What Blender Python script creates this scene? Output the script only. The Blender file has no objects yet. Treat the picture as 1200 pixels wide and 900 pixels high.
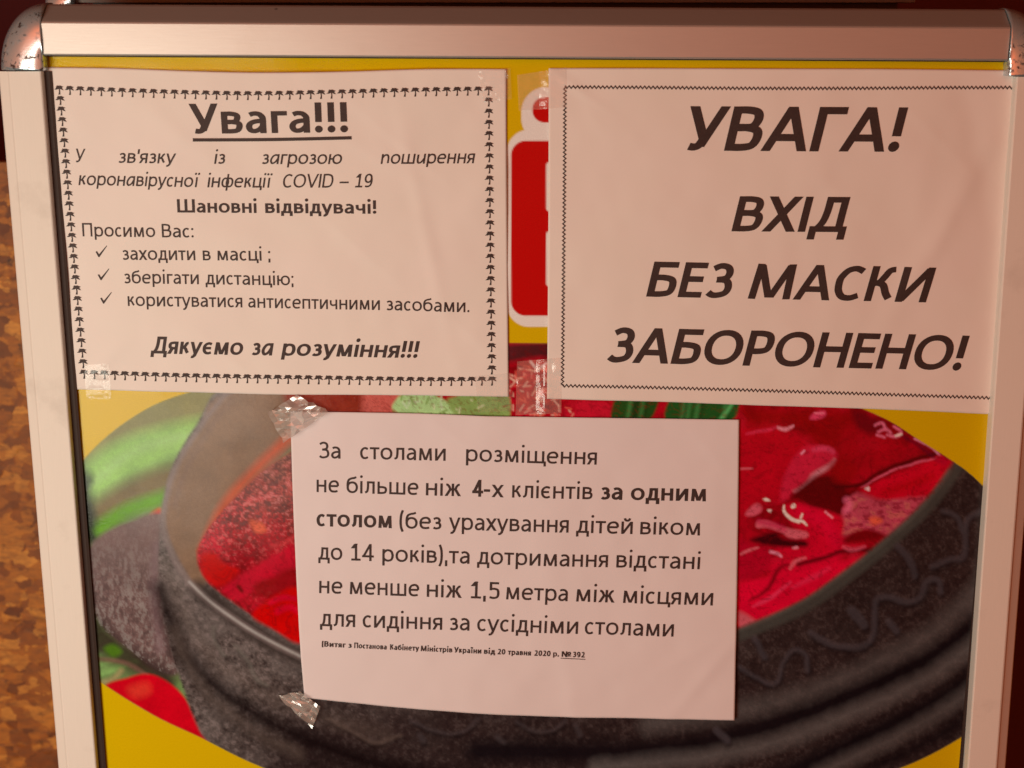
import bpy, math, random
import numpy as np
from mathutils import Matrix, Vector

random.seed(7)
RNG = np.random.default_rng(11)
scene = bpy.context.scene
COL = scene.collection
R = math.radians

# ------------------------------------------------------------------ frames
# board frame: u right, v up along the board, w out of the board (metres)
LEAN = R(8)
M = Matrix(((1, 0, 0, 0),
            (0, math.sin(LEAN), -math.cos(LEAN), 0),
            (0, math.cos(LEAN), math.sin(LEAN), 0.95),
            (0, 0, 0, 1)))
F = 1667.0                 # focal length in pixels of the 1200 px wide photograph
DIST = 0.959
PITCH = math.atan(F / 7035.0)
ROLL = 40 / 7035.0
fw = np.array([0, -math.sin(PITCH), -math.cos(PITCH)])
up0 = np.array([0, math.cos(PITCH), -math.sin(PITCH)])
r0 = np.array([1.0, 0, 0])
rt = r0 * math.cos(ROLL) + up0 * math.sin(ROLL)
up = -r0 * math.sin(ROLL) + up0 * math.cos(ROLL)
CB = -DIST * fw

def at(x, y, w=0.0):
    """the board-frame point at depth w that the photograph shows at x, y"""
    d = (x - 600) / F * rt - (y - 450) / F * up + fw
    t = (w - CB[2]) / d[2]
    p = CB + t * d
    return np.array([p[0], p[1], w])

def seen(u, v, w=0.0):
    """where board-frame points appear in the photograph (arrays)"""
    p = [u - CB[0], v - CB[1], w - CB[2]]
    dz = p[0] * fw[0] + p[1] * fw[1] + p[2] * fw[2]
    dx = p[0] * rt[0] + p[1] * rt[1] + p[2] * rt[2]
    dy = p[0] * up[0] + p[1] * up[1] + p[2] * up[2]
    return 600 + F * dx / dz, 450 - F * dy / dz

# ------------------------------------------------------------------ camera
cam_d = bpy.data.cameras.new('camera')
cam = bpy.data.objects.new('camera', cam_d); COL.objects.link(cam)
cm = Matrix(((rt[0], up[0], -fw[0], CB[0]), (rt[1], up[1], -fw[1], CB[1]),
             (rt[2], up[2], -fw[2], CB[2]), (0, 0, 0, 1)))
cam.matrix_world = M @ cm
cam_d.sensor_width = 36; cam_d.lens = 36 * F / 1200
cam_d.clip_start = 0.02; cam_d.clip_end = 60
cam_d.dof.use_dof = True; cam_d.dof.focus_distance = DIST; cam_d.dof.aperture_fstop = 5.6
scene.camera = cam

# ------------------------------------------------------------------ light
world = bpy.data.worlds.new('World'); scene.world = world; world.use_nodes = True
wn = world.node_tree; wn.nodes.clear()
sky = wn.nodes.new('ShaderNodeTexSky'); sky.sky_type = 'NISHITA'; sky.sun_disc = False
sky.sun_elevation = R(28); sky.sun_rotation = R(200)
bg = wn.nodes.new('ShaderNodeBackground'); bg.inputs['Strength'].default_value = 0.09
wo = wn.nodes.new('ShaderNodeOutputWorld')
tint = wn.nodes.new('ShaderNodeMix'); tint.data_type = 'RGBA'; tint.blend_type = 'MULTIPLY'
tint.inputs[0].default_value = 1.0; tint.inputs[7].default_value = (0.95, 0.165, 0.045, 1)   # daylight through the red awning
wn.links.new(sky.outputs[0], tint.inputs[6]); wn.links.new(tint.outputs[2], bg.inputs[0]); wn.links.new(bg.outputs[0], wo.inputs[0])

def area(name, pos, target, sx, sy, power, color):
    l = bpy.data.lights.new(name, 'AREA'); l.shape = 'RECTANGLE'; l.size = sx; l.size_y = sy
    l.energy = power; l.color = color
    o = bpy.data.objects.new(name, l); COL.objects.link(o)
    p = M @ Vector(pos); t = M @ Vector(target)
    q = (t - p).to_track_quat('-Z', 'Y')
    o.matrix_world = Matrix.Translation(p) @ q.to_matrix().to_4x4()
    return o
# warm light that comes up from the left, as off a sunlit floor under a red awning
key = area('warm_light', (-0.62, -0.11, 0.92), (-0.14, 0.0, 0), 0.56, 0.60, 7.6, (0.95, 1.0, 0.84))

scene.view_settings.view_transform = 'Standard'
scene.view_settings.look = 'None'
scene.view_settings.exposure = 0
scene.view_settings.gamma = 1
scene.render.engine = 'CYCLES'
scene.cycles.max_bounces = 6
scene.cycles.transparent_max_bounces = 12

# ------------------------------------------------------------------ materials
def s2l(c):
    c = np.asarray(c, float) / 255.0
    return np.where(c <= 0.04045, c / 12.92, ((c + 0.055) / 1.055) ** 2.4)

class Nodes:
    def __init__(s, name):
        s.m = bpy.data.materials.new(name); s.m.use_nodes = True
        s.t = s.m.node_tree; s.b = s.t.nodes['Principled BSDF']; s.out = s.t.nodes['Material Output']
    def n(s, kind, **kw):
        nd = s.t.nodes.new(kind)
        for k, v in kw.items():
            if k in nd.inputs: nd.inputs[k].default_value = v
            else: setattr(nd, k, v)
        return nd
    def l(s, a, b): s.t.links.new(a, b)
    def set(s, **kw):
        for k, v in kw.items(): s.b.inputs[k.replace('_', ' ')].default_value = v
    def coord(s, scale=(1, 1, 1)):
        c = s.n('ShaderNodeTexCoord'); mp = s.n('ShaderNodeMapping')
        mp.inputs['Scale'].default_value = scale
        s.l(c.outputs['Object'], mp.inputs['Vector']); return mp.outputs[0]
    def noise(s, vec, scale, detail=4, rough=0.55, dist=0):
        nd = s.n('ShaderNodeTexNoise'); s.l(vec, nd.inputs['Vector'])
        nd.inputs['Scale'].default_value = scale; nd.inputs['Detail'].default_value = detail
        nd.inputs['Roughness'].default_value = rough; nd.inputs['Distortion'].default_value = dist
        return nd.outputs['Fac']
    def ramp(s, fac, stops):
        r = s.n('ShaderNodeValToRGB'); e = r.color_ramp.elements
        while len(e) < len(stops): e.new(0.5)
        for k, (p, c) in enumerate(stops):
            e[k].position = p; e[k].color = (*c, 1) if len(c) == 3 else c
        s.l(fac, r.inputs[0]); return r.outputs[0]
    def mix(s, fac, a, b, kind='MIX'):
        m = s.n('ShaderNodeMix', data_type='RGBA', blend_type=kind)
        for sock, v in ((m.inputs[0], fac), (m.inputs[6], a), (m.inputs[7], b)):
            if hasattr(v, 'links') or isinstance(v, bpy.types.NodeSocket): s.l(v, sock)
            else: sock.default_value = v if isinstance(v, float) else (*v, 1)
        return m.outputs[2]
    def bump(s, h, strength, dist, target=None):
        b = s.n('ShaderNodeBump'); b.inputs['Strength'].default_value = strength
        b.inputs['Distance'].default_value = dist; s.l(h, b.inputs['Height'])
        for t in (target or ['Normal']): s.l(b.outputs[0], s.b.inputs[t])
        return b

def paper_mat(name, base, alt):
    k = Nodes(name); v = k.coord()
    f = k.noise(v, 14, 3); k.l(k.mix(f, base, alt), k.b.inputs['Base Color'])
    k.set(Roughness=0.62); k.b.inputs['Specular IOR Level'].default_value = 0.25
    k.bump(k.noise(v, 900, 4, 0.6), 0.18, 0.0002)
    return k.m
MAT = {}
MAT['paper_cream'] = paper_mat('office_paper', (0.80, 0.79, 0.73), (0.83, 0.77, 0.745))
MAT['paper_cool'] = paper_mat('office_paper_cool', (0.75, 0.715, 0.74), (0.79, 0.755, 0.78))

k = Nodes('printer_ink'); k.set(Base_Color=(0.040, 0.026, 0.024, 1), Roughness=0.6)
k.b.inputs['Specular IOR Level'].default_value = 0.3
f = k.noise(k.coord(), 700, 3); k.l(k.mix(f, (0.030, 0.018, 0.018), (0.062, 0.042, 0.038)), k.b.inputs['Base Color'])
MAT['ink'] = k.m

def alu(name, stretch, rough=0.44, metal=0.6, lo=(0.46, 0.445, 0.42), hi=(0.54, 0.525, 0.49)):
    k = Nodes(name); v = k.coord(stretch)
    f = k.noise(v, 60, 5, 0.6)
    v2 = k.coord()
    g = k.noise(v2, 22, 5, 0.6)
    c = k.mix(f, lo, hi)
    c = k.mix(k.ramp(g, [(0.60, (0, 0, 0)), (0.78, (0.35, 0.35, 0.35))]), c, (0.42, 0.38, 0.33))
    # small dark nicks
    vo = k.n('ShaderNodeTexVoronoi'); k.l(v2, vo.inputs['Vector']); vo.inputs['Scale'].default_value = 30
    nick = k.ramp(vo.outputs['Distance'], [(0.0, (1, 1, 1)), (0.045, (0, 0, 0))])
    gate = k.ramp(k.noise(v2, 9, 2), [(0.60, (0, 0, 0)), (0.64, (1, 1, 1))])
    c = k.mix(k.mix(1.0, nick, gate, 'MULTIPLY'), c, (0.06, 0.04, 0.035))
    k.l(c, k.b.inputs['Base Color'])
    k.set(Metallic=metal, Roughness=rough)
    k.b.inputs['Specular IOR Level'].default_value = 0.5
    k.bump(f, 0.12, 0.0003)
    return k.m
MAT['alu_h'] = alu('satin_aluminium_rail', (1, 40, 40))
MAT['alu_v'] = alu('satin_aluminium_stile', (40, 1, 40), 0.68, 0.03, (0.74, 0.715, 0.65), (0.80, 0.775, 0.71))
k = Nodes('worn_chrome'); v = k.coord()
g = k.noise(v, 260, 6, 0.72, 0.6)
g2 = k.noise(v, 60, 3)
wear = k.mix(1.0, k.ramp(g, [(0.53, (0, 0, 0)), (0.58, (1, 1, 1))]), k.ramp(g2, [(0.44, (0, 0, 0)), (0.54, (1, 1, 1))]), 'MULTIPLY')
k.l(k.mix(wear, (0.62, 0.76, 0.82), (0.05, 0.035, 0.03)), k.b.inputs['Base Color'])
k.l(k.mix(wear, (0.72, 0.72, 0.72), (0.1, 0.1, 0.1)), k.b.inputs['Metallic'])
k.set(Roughness=0.20); k.bump(g, 0.10, 0.0005); MAT['chrome'] = k.m
k = Nodes('gasket_and_shade'); k.set(Base_Color=(0.042, 0.026, 0.020, 1), Roughness=0.6)  # dark brown of the lip, also standing for shade beside the left rail
k.bump(k.noise(k.coord(), 500), 0.1, 0.0003); MAT['gasket_shade'] = k.m

k = Nodes('printed_poster_under_film')
a = k.n('ShaderNodeAttribute', attribute_name='Print')
v = k.coord()
gr = k.ramp(k.noise(v, 1500, 3, 0.7), [(0.25, (0.80, 0.80, 0.80)), (0.75, (1.15, 1.15, 1.15))])
k.l(k.mix(1.0, a.outputs['Color'], gr, 'MULTIPLY'), k.b.inputs['Base Color'])
k.set(Roughness=0.6); k.b.inputs['Specular IOR Level'].default_value = 0.0
k.b.inputs['Coat Weight'].default_value = 0.42; k.b.inputs['Coat Roughness'].default_value = 0.05
bp = k.n('ShaderNodeBump'); bp.inputs['Strength'].default_value = 1.0; bp.inputs['Distance'].default_value = 0.00012
k.l(k.noise(v, 620, 4, 0.65), bp.inputs['Height'])
bp2 = k.n('ShaderNodeBump'); bp2.inputs['Strength'].default_value = 0.8; bp2.inputs['Distance'].default_value = 0.004
k.l(k.noise(v, 9, 2, 0.4), bp2.inputs['Height']); k.l(bp.outputs[0], bp2.inputs['Normal'])
k.l(bp2.outputs[0], k.b.inputs['Coat Normal'])
MAT['poster'] = k.m

def tape_mat(name, milk, bumpd, gloss=0.07):
    k = Nodes(name); v = k.coord()
    k.b.inputs['Base Color'].default_value = (0.85, 0.83, 0.78, 1)
    k.set(Roughness=0.10)
    k.b.inputs['Specular IOR Level'].default_value = 0.6
    h = k.noise(v, 210, 4, 0.6, 1.5)
    k.bump(h, 0.8, bumpd)
    tr = k.n('ShaderNodeBsdfTransparent'); gl = k.n('ShaderNodeBsdfGlossy'); gl.inputs['Roughness'].default_value = 0.13
    fr = k.n('ShaderNodeFresnel'); fr.inputs['IOR'].default_value = 1.5
    nb = k.t.nodes[-1]
    bmp = [n for n in k.t.nodes if n.type == 'BUMP'][0]
    k.l(bmp.outputs[0], gl.inputs['Normal'])
    m1 = k.n('ShaderNodeMixShader'); m1.inputs[0].default_value = milk
    k.l(tr.outputs[0], m1.inputs[1]); k.l(k.b.outputs[0], m1.inputs[2])
    m2 = k.n('ShaderNodeMixShader'); m2.inputs[0].default_value = gloss
    k.l(m1.outputs[0], m2.inputs[1]); k.l(gl.outputs[0], m2.inputs[2])
    k.l(m2.outputs[0], k.out.inputs['Surface'])
    return k.m
MAT['tape'] = tape_mat('clear_adhesive_tape', 0.07, 0.00004, 0.03)
MAT['tape_milky'] = tape_mat('milky_adhesive_tape', 0.12, 0.00012, 0.06)
MAT['tape_crumpled'] = tape_mat('crumpled_adhesive_tape', 0.40, 0.00006, 0.19)

k = Nodes('oriented_strand_board'); v = k.coord((1, 1, 1))
v1 = k.coord((46, 62, 1))
n1 = k.n('ShaderNodeTexVoronoi'); n1.inputs['Scale'].default_value = 1.0; n1.inputs['Randomness'].default_value = 1
dn = k.n('ShaderNodeTexNoise'); k.l(v1, dn.inputs['Vector']); dn.inputs['Scale'].default_value = 1.2; dn.inputs['Detail'].default_value = 3
ad = k.n('ShaderNodeVectorMath', operation='MULTIPLY_ADD'); k.l(dn.outputs['Color'], ad.inputs[0]); ad.inputs[1].default_value = (1.6, 1.6, 1.6); k.l(v1, ad.inputs[2])
k.l(ad.outputs[0], n1.inputs['Vector'])
rot = k.coord((50, 80, 1)); k.t.nodes[-1].inputs['Rotation'].default_value = (0, 0, 0.9)
ad2 = k.n('ShaderNodeVectorMath', operation='MULTIPLY_ADD'); k.l(dn.outputs['Color'], ad2.inputs[0]); ad2.inputs[1].default_value = (1.2, 1.2, 1.2); k.l(rot, ad2.inputs[2])
n2 = k.n('ShaderNodeTexVoronoi'); n2.inputs['Scale'].default_value = 1.3; k.l(ad2.outputs[0], n2.inputs['Vector'])
pick = k.ramp(k.noise(v, 26, 3), [(0.48, (0, 0, 0)), (0.52, (1, 1, 1))])
flake = k.mix(pick, n1.outputs['Color'], n2.outputs['Color'])
flake = k.mix(0.22, flake, k.n('ShaderNodeTexNoise', Scale=140.0, Detail=4.0).outputs['Color'])
sep = k.n('ShaderNodeSeparateColor'); k.l(flake, sep.inputs[0])
c = k.ramp(sep.outputs[0], [(0.12, (0.13, 0.034, 0.004)), (0.35, (0.30, 0.095, 0.011)), (0.65, (0.47, 0.175, 0.018)), (0.9, (0.66, 0.30, 0.045))])
fib = k.noise(k.coord((60, 190, 1)), 1.0, 5, 0.7)
c = k.mix(k.ramp(fib, [(0.3, (0.8, 0.8, 0.8)), (0.6, (0, 0, 0))]), c, (0.15, 0.062, 0.018))
dk = k.ramp(k.noise(v, 55, 5, 0.7), [(0.60, (0, 0, 0)), (0.72, (1, 1, 1))])
c = k.mix(dk, c, (0.05, 0.02, 0.008))
k.l(c, k.b.inputs['Base Color']); k.set(Roughness=0.65); k.bump(sep.outputs[1], 0.5, 0.002)
MAT['osb'] = k.m
k = Nodes('dark_maroon_wall'); f = k.noise(k.coord(), 3, 4)
k.l(k.mix(f, (0.050, 0.008, 0.014), (0.09, 0.016, 0.03)), k.b.inputs['Base Color']); k.set(Roughness=0.8)
MAT['maroon'] = k.m
k = Nodes('dark_panel_back'); f = k.noise(k.coord(), 30, 4)
k.l(k.mix(f, (0.02, 0.013, 0.012), (0.035, 0.022, 0.02)), k.b.inputs['Base Color']); k.set(Roughness=0.6)
MAT['panel'] = k.m

# ------------------------------------------------------------------ object helpers
def thing(name, base, label, cat, group=None):
    o = bpy.data.objects.new(name, None); COL.objects.link(o)
    o.empty_display_size = 0.02
    o.matrix_world = M @ Matrix.Translation(Vector(base))
    o['label'] = label; o['category'] = cat
    if group: o['group'] = group
    o['_b'] = tuple(float(x) for x in base)
    return o

def mesh(name, verts, faces, mat, parent=None, base=None, smooth=False, label=None, kind=None):
    if parent is not None:
        b = np.array(parent.get('_b'))
    else:
        b = np.array(base if base is not None else (0, 0, 0))
    me = bpy.data.meshes.new(name)
    vv = np.asarray(verts, float) - b
    me.from_pydata(vv.tolist(), [], faces)
    me.materials.append(mat)
    if smooth: me.polygons.foreach_set('use_smooth', [True] * len(me.polygons))
    me.update()
    o = bpy.data.objects.new(name, me); COL.objects.link(o)
    if parent is not None:
        o.parent = parent; o['_b'] = tuple(float(x) for x in b)
    else:
        o.matrix_world = M @ Matrix.Translation(Vector(b))
    if label: o['label'] = label
    if kind: o['kind'] = kind
    return o

def sweep(profile, frames, cap=True):
    """profile (d, w) swept through frames (origin, outward dir)"""
    V = []; Fc = []; n = len(profile)
    for o, d in frames:
        for a, w in profile:
            V.append((o[0] + d[0] * a, o[1] + d[1] * a, o[2] + w))
    for i in range(len(frames) - 1):
        for j in range(n):
            a = i * n + j; b = i * n + (j + 1) % n
            Fc.append((a, b, b + n, a + n))
    if cap:
        Fc.append(tuple(range(n - 1, -1, -1))); Fc.append(tuple(range((len(frames) - 1) * n, len(frames) * n)))
    return V, Fc

def box(p0, p1):
    x0, y0, z0 = p0; x1, y1, z1 = p1
    V = [(x0, y0, z0), (x1, y0, z0), (x1, y1, z0), (x0, y1, z0), (x0, y0, z1), (x1, y0, z1), (x1, y1, z1), (x0, y1, z1)]
    return V, [(0, 3, 2, 1), (4, 5, 6, 7), (0, 1, 5, 4), (1, 2, 6, 5), (2, 3, 7, 6), (3, 0, 4, 7)]

# ------------------------------------------------------------------ background
V, Fc = box((-2.2, -1.0, -0.98), (2.2, 1.6, -0.94))
wall = mesh('wall', V, Fc, MAT['maroon'], base=(0, 0, 0)); wall['kind'] = 'structure'
a = at(-60, 190, -0.22)
V, Fc = box((-1.25, -0.92, -0.238), (at(86, 900, -0.22)[0] + 0.06, a[1], -0.22))
osb = mesh('strand_board_panel', V, Fc, MAT['osb'], base=(-0.6, -0.92, -0.22))
osb['label'] = 'orange brown strand board panel standing behind the left edge of the sign'; osb['category'] = 'board'

# ------------------------------------------------------------------ the sign stand
HW = 0.0092   # height of the rail face above the print
inTL = at(47, 69, HW); inTR = at(1193, 67, HW)
inBL = at(113, 900, HW); inBR = at(1134, 900, HW)
BOT = -0.62
def ext(p, q, v):
    t = (v - p[1]) / (q[1] - p[1]); return np.array([p[0] + t * (q[0] - p[0]), v, 0])
inBL = ext(inTL, inBL, BOT); inBR = ext(inTR, inBR, BOT)
inTL[2] = 0; inTR[2] = 0
TOPV = (inTL[1] + inTR[1]) / 2
stand = thing('advertising_stand', (0, BOT - 0.05, 0), 'aluminium framed advertising stand with a yellow poster of beetroot soup behind three paper notices', 'sign')

mm = 0.001
PROF = [(0, 0.6), (0, 8.1), (0.35, 8.8), (1.0, 9.2), (19.6, 9.6), (20.6, 9.2), (21.4, 8.3), (22.0, 7.6), (30.6, -3.4), (31.6, -5.2), (31.8, -8), (31.8, -17), (0, -17)]
PROF = [(a * mm, b * mm) for a, b in PROF]
PROFS = PROF[:8] + [(a * mm, b * mm) for a, b in [(28.4, 3.6), (29.4, 2.2), (29.8, -1), (29.8, -17), (0, -17)]]
def unit(v): v = np.array(v, float); return v / np.linalg.norm(v)
def rail(name, p, q, out, mat, par, prof=PROF, n=1):
    frames = [(p + (q - p) * i / n, out) for i in range(n + 1)]
    V, Fc = sweep(prof, frames)
    return mesh(name, V, Fc, mat, par)
cl = 0.0035     # rails stop short of the inner corner under the caps
tl2 = at(52, 69, HW); 
tA = np.array([at(51.5, 69, HW)[0], TOPV, 0]); tB = np.array([at(1181, 67, HW)[0], TOPV, 0])
rail('top_rail', tA, tB, np.array([0, 1.0, 0]), MAT['alu_h'], stand)
lv = at(44, 83.5, HW)[1]
dl = unit(inBL - inTL); dr = unit(inBR - inTR)
pL = inTL + dl * ((lv - inTL[1]) / dl[1]); pR = inTR + dr * ((lv - inTR[1]) / dr[1])
rail('side_rail', pL, inBL, np.array([dl[1], -dl[0], 0]), MAT['alu_v'], stand, PROFS)
rail('side_rail', inBR, pR, np.array([-dr[1], dr[0], 0]), MAT['alu_v'], stand, PROFS)
rail('bottom_rail', np.array([inBR[0], BOT, 0]), np.array([inBL[0], BOT, 0]), np.array([0, -1.0, 0]), MAT['alu_h'], stand)
# rubber lip, left and top rails; left one widened to stand in for shade
LIP = [(-0.9 * mm, 0.5 * mm), (-0.9 * mm, 1.6 * mm), (0.4 * mm, 2.4 * mm), (0.4 * mm, 0.5 * mm)]
LIP_SHADE = [(-4.6 * mm, 2.0 * mm), (-4.6 * mm, 2.2 * mm), (-3.0 * mm, 2.9 * mm), (0.4 * mm, 3.6 * mm), (0.4 * mm, 2.0 * mm)]
rail('dark_lip', pL, inBL, np.array([dl[1], -dl[0], 0]), MAT['gasket_shade'], stand, LIP_SHADE)
rail('dark_lip', tA, tB, np.array([0, 1.0, 0]), MAT['gasket_shade'], stand, [(a * 1, b) for a, b in LIP])

CAPP = [(0, 1.0), (0, 8.5), (0.6, 10.0), (2.2, 10.8), (8, 11.4), (15, 11.0), (21, 9.4), (26, 6.0), (30, 1.0), (32.2, -5), (32.8, -10), (32.8, -17.5), (0, -17.5)]
def corner(p, a0, a1, sc=1.0):
    prof = [(a * mm * sc, b * mm) for a, b in CAPP]
    frames = []
    for i in range(25):
        a = R(a0 + (a1 - a0) * i / 24)
        frames.append((p, np.array([math.cos(a), math.sin(a), 0])))
    V, Fc = sweep(prof, frames)
    return V, Fc
def chrome(name, p, a0, a1, par, offs=0.0):
    V, Fc = corner(p, a0, a1)
    # straight collars that overlap both rail ends a little
    o = mesh(name, V, Fc, MAT['chrome'], par, smooth=True)
    me = o.data
    me.polygons.foreach_set('use_smooth', [len(q.vertices) == 4 for q in me.polygons])
    return o
cTL = np.array([tA[0] - 0.0003, lv + 0.0005, 0]); cTR = np.array([tB[0] + 0.0006, lv + 0.0005, 0])
cTL2 = cTL
def chrome_cap(p, sgn, par):
    """corner cap: a rounded elbow, its two ends squared off against the rails"""
    prof = [(a * mm, b * mm) for a, b in CAPP]
    gap = TOPV - p[1]            # rails do not meet at one point: cap covers the step
    frames = []
    for i in range(25):
        t = i / 24; a = R(180 - 90 * t) if sgn < 0 else R(90 * t)
        d = np.array([math.cos(a), math.sin(a), 0])
        o = np.array([p[0], p[1], 0]) + np.array([0, gap * math.sin(a) ** 1.0, 0])
        frames.append((o, d))
    if sgn > 0: pass
    V, Fc = sweep(prof, frames)
    o = mesh('corner_cap', V, Fc, MAT['chrome'], par, smooth=True)
    o.data.polygons.foreach_set('use_smooth', [len(q.vertices) == 4 for q in o.data.polygons])
    return o
chrome_cap(cTL, -1, stand); chrome_cap(cTR, 1, stand)

# back panel behind the poster
V, Fc = box((inTL[0] - 0.02, BOT, -0.0045), (inTR[0] + 0.02, TOPV + 0.012, -0.0008))
mesh('back_panel', V, Fc, MAT['panel'], stand)

# the rear leaf of the stand: its top rail shows behind the front one
rA = at(90, 3, -0.095); rB = at(1071, 3, -0.095)
rear = [(0, -12), (0, 2), (3, 4), (24, 4), (27, 1), (30, -6), (30, -12)]
rail('rear_rail', np.array([rA[0], rA[1], -0.095]), np.array([rB[0], rB[1], -0.095]), np.array([0, 1.0, 0]), MAT['alu_h'], stand, [(a * mm, b * mm) for a, b in rear])
p = np.array([rA[0] - 0.0005, at(90, 10, -0.095)[1], -0.095])
fr = []
for i in range(13):
    a = R(180 - 90 * i / 12); fr.append((p, np.array([math.cos(a), math.sin(a), 0])))
V, Fc = sweep([(a * mm * 0.72, b * mm) for a, b in CAPP], fr)
mesh('rear_corner_cap', V, Fc, MAT['chrome'], stand, smooth=True)
V, Fc = box((rA[0] + 0.01, rA[1] - 0.40, -0.104), (rB[0] - 0.01, rA[1] + 0.004, -0.100))
mesh('rear_panel', V, Fc, MAT['panel'], stand)

# ------------------------------------------------------------------ the poster: a print, painted into the sheet's vertices
STEP = 0.00085
u0, u1 = inTL[0] - 0.004, inTR[0] + 0.004
vt = TOPV + 0.004; vb = at(600, 915)[1]
us = np.arange(u0, u1 + STEP, STEP)
vs = np.concatenate([np.arange(vt, vb, -STEP), np.linspace(vb, BOT, 60)])
UU, VV = np.meshgrid(us, vs)
X, Y = seen(UU, VV, 0.0)
H, W = X.shape

def vnoise(x, y, seed):
    rg = np.random.default_rng(seed); n = 257
    g = rg.random((n, n))
    xi = np.floor(x).astype(int); yi = np.floor(y).astype(int)
    fx = x - xi; fy = y - yi
    fx = fx * fx * (3 - 2 * fx); fy = fy * fy * (3 - 2 * fy)
    a = g[yi % n, xi % n]; b = g[yi % n, (xi + 1) % n]; c = g[(yi + 1) % n, xi % n]; d = g[(yi + 1) % n, (xi + 1) % n]
    return (a * (1 - fx) + b * fx) * (1 - fy) + (c * (1 - fx) + d * fx) * fy
def fbm(x, y, seed, oct=4, gain=0.5):
    s = 0; t = 0; a = 1
    for i in range(oct):
        s = s + a * vnoise(x * 2 ** i + 17 * i, y * 2 ** i + 31 * i, seed + i); t += a; a *= gain
    return s / t
def crom(pts, n=8, closed=True):
    P = np.array(pts, float); out = []
    m = len(P)
    rng = range(m) if closed else range(m - 1)
    for i in rng:
        if closed: a, b, c, d = P[(i - 1) % m], P[i], P[(i + 1) % m], P[(i + 2) % m]
        else: a, b, c, d = P[max(i - 1, 0)], P[i], P[i + 1], P[min(i + 2, m - 1)]
        for k_ in range(n):
            t = k_ / n
            out.append(0.5 * ((2 * b) + (-a + c) * t + (2 * a - 5 * b + 4 * c - d) * t * t + (-a + 3 * b - 3 * c + d) * t ** 3))
    if not closed: out.append(P[-1])
    return np.array(out)
def window(P, pad):
    x0, y0 = P.min(0) - pad; x1, y1 = P.max(0) + pad
    rows = np.where((Y.min(1) < y1) & (Y.max(1) > y0))[0]; cols = np.where((X.min(0) < x1) & (X.max(0) > x0))[0]
    if len(rows) == 0 or len(cols) == 0: return None
    return (slice(rows[0], rows[-1] + 1), slice(cols[0], cols[-1] + 1))
def segdist(x, y, P, closed):
    D = np.full(x.shape, 1e9); T = np.zeros(x.shape)
    m = len(P); k_ = m if closed else m - 1
    for i in range(k_):
        a = P[i]; b = P[(i + 1) % m]; e = b - a; L = e @ e + 1e-9
        t = np.clip(((x - a[0]) * e[0] + (y - a[1]) * e[1]) / L, 0, 1)
        d = (x - a[0] - t * e[0]) ** 2 + (y - a[1] - t * e[1]) ** 2
        s = d < D; D = np.where(s, d, D); T = np.where(s, (i + t) / k_, T)
    return np.sqrt(D), T
def inside(x, y, P):
    c = np.zeros(x.shape, bool); m = len(P)
    for i in range(m):
        a = P[i]; b = P[(i + 1) % m]
        if a[1] == b[1]: continue
        c ^= ((a[1] > y) != (b[1] > y)) & (x < (b[0] - a[0]) * (y - a[1]) / (b[1] - a[1]) + a[0])
    return c
ILL = np.array([0.86, 0.50, 0.36]); ILL_L = np.array([0.95, 0.64, 0.50]); ILL_R = np.array([0.76, 0.40, 0.27])
def alb(c, ill=ILL, glare=0): return np.clip((s2l(c) - glare) / ill * 0.93, 0.002, 0.86)
GLARE = np.array([0.070, 0.085, 0.060])   # light the film throws back at the camera, not part of the print
IMG = np.zeros((H, W, 3)); IMG[:] = alb((206, 141, 2))
CLIP = None
def put(win, m, color):
    sub = IMG[win]
    if CLIP is not None: m = m * CLIP[win]
    m = m[..., None]
    xm = X[win].mean()
    c = alb(color, ILL_L if xm < 440 else ILL_R if xm > 780 else ILL, GLARE if xm < 440 and Y[win].mean() < 720 else 0) if isinstance(color, tuple) else color
    IMG[win] = sub * (1 - m) + c * m
WARP = 0
def shape(pts, color, soft=1.0, smooth=True, alpha=1.0, warp=0, seed=3):
    P = crom(pts, 6) if smooth else np.array(pts, float)
    w = window(P, soft + warp + 2)
    if w is None: return
    x, y = X[w], Y[w]
    warp = max(warp, WARP)
    if warp:
        x = x + (fbm(x / 14, y / 14, seed) - .5) * warp * 2; y = y + (fbm(x / 14 + 50, y / 14, seed + 9) - .5) * warp * 2
    d, _ = segdist(x, y, P, True); d = np.where(inside(x, y, P), -d, d)
    put(w, np.clip(0.5 - d / (2 * soft), 0, 1) * alpha, color)
def line(pts, color, wid=3, soft=1.5, alpha=1.0, warp=0, seed=5, taper=False, brk=0):
    P = crom(pts, 6, False); w = window(P, wid + soft + warp + 2)
    if w is None: return
    x, y = X[w], Y[w]
    warp = max(warp, WARP)
    if warp:
        x = x + (fbm(x / 12, y / 12, seed) - .5) * warp * 2; y = y + (fbm(x / 12 + 50, y / 12, seed + 9) - .5) * warp * 2
    d, T = segdist(x, y, P, False)
    ww = wid * (np.sin(np.pi * np.clip(T, 0, 1)) ** 0.6 if taper else 1.0)
    m = np.clip(0.5 + (ww / 2 - d) / (2 * soft), 0, 1) * alpha
    if taper: m = m * np.clip(np.sin(np.pi * T) * 5, 0, 1)
    if brk: m = m * np.clip((fbm(x / brk, y / brk, seed + 20) - .38) * 6, 0, 1)
    put(w, m, color)
def rrect(x0, y0, x1, y1, r, color, soft=0.7):
    w = window(np.array([(x0, y0), (x1, y1)], float), 4)
    if w is None: return
    x, y = X[w], Y[w]
    dx = np.abs(x - (x0 + x1) / 2) - (x1 - x0) / 2 + r; dy = np.abs(y - (y0 + y1) / 2) - (y1 - y0) / 2 + r
    d = np.hypot(np.maximum(dx, 0), np.maximum(dy, 0)) + np.minimum(np.maximum(dx, dy), 0) - r
    put(w, np.clip(0.5 - d / (2 * soft), 0, 1), color)

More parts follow.
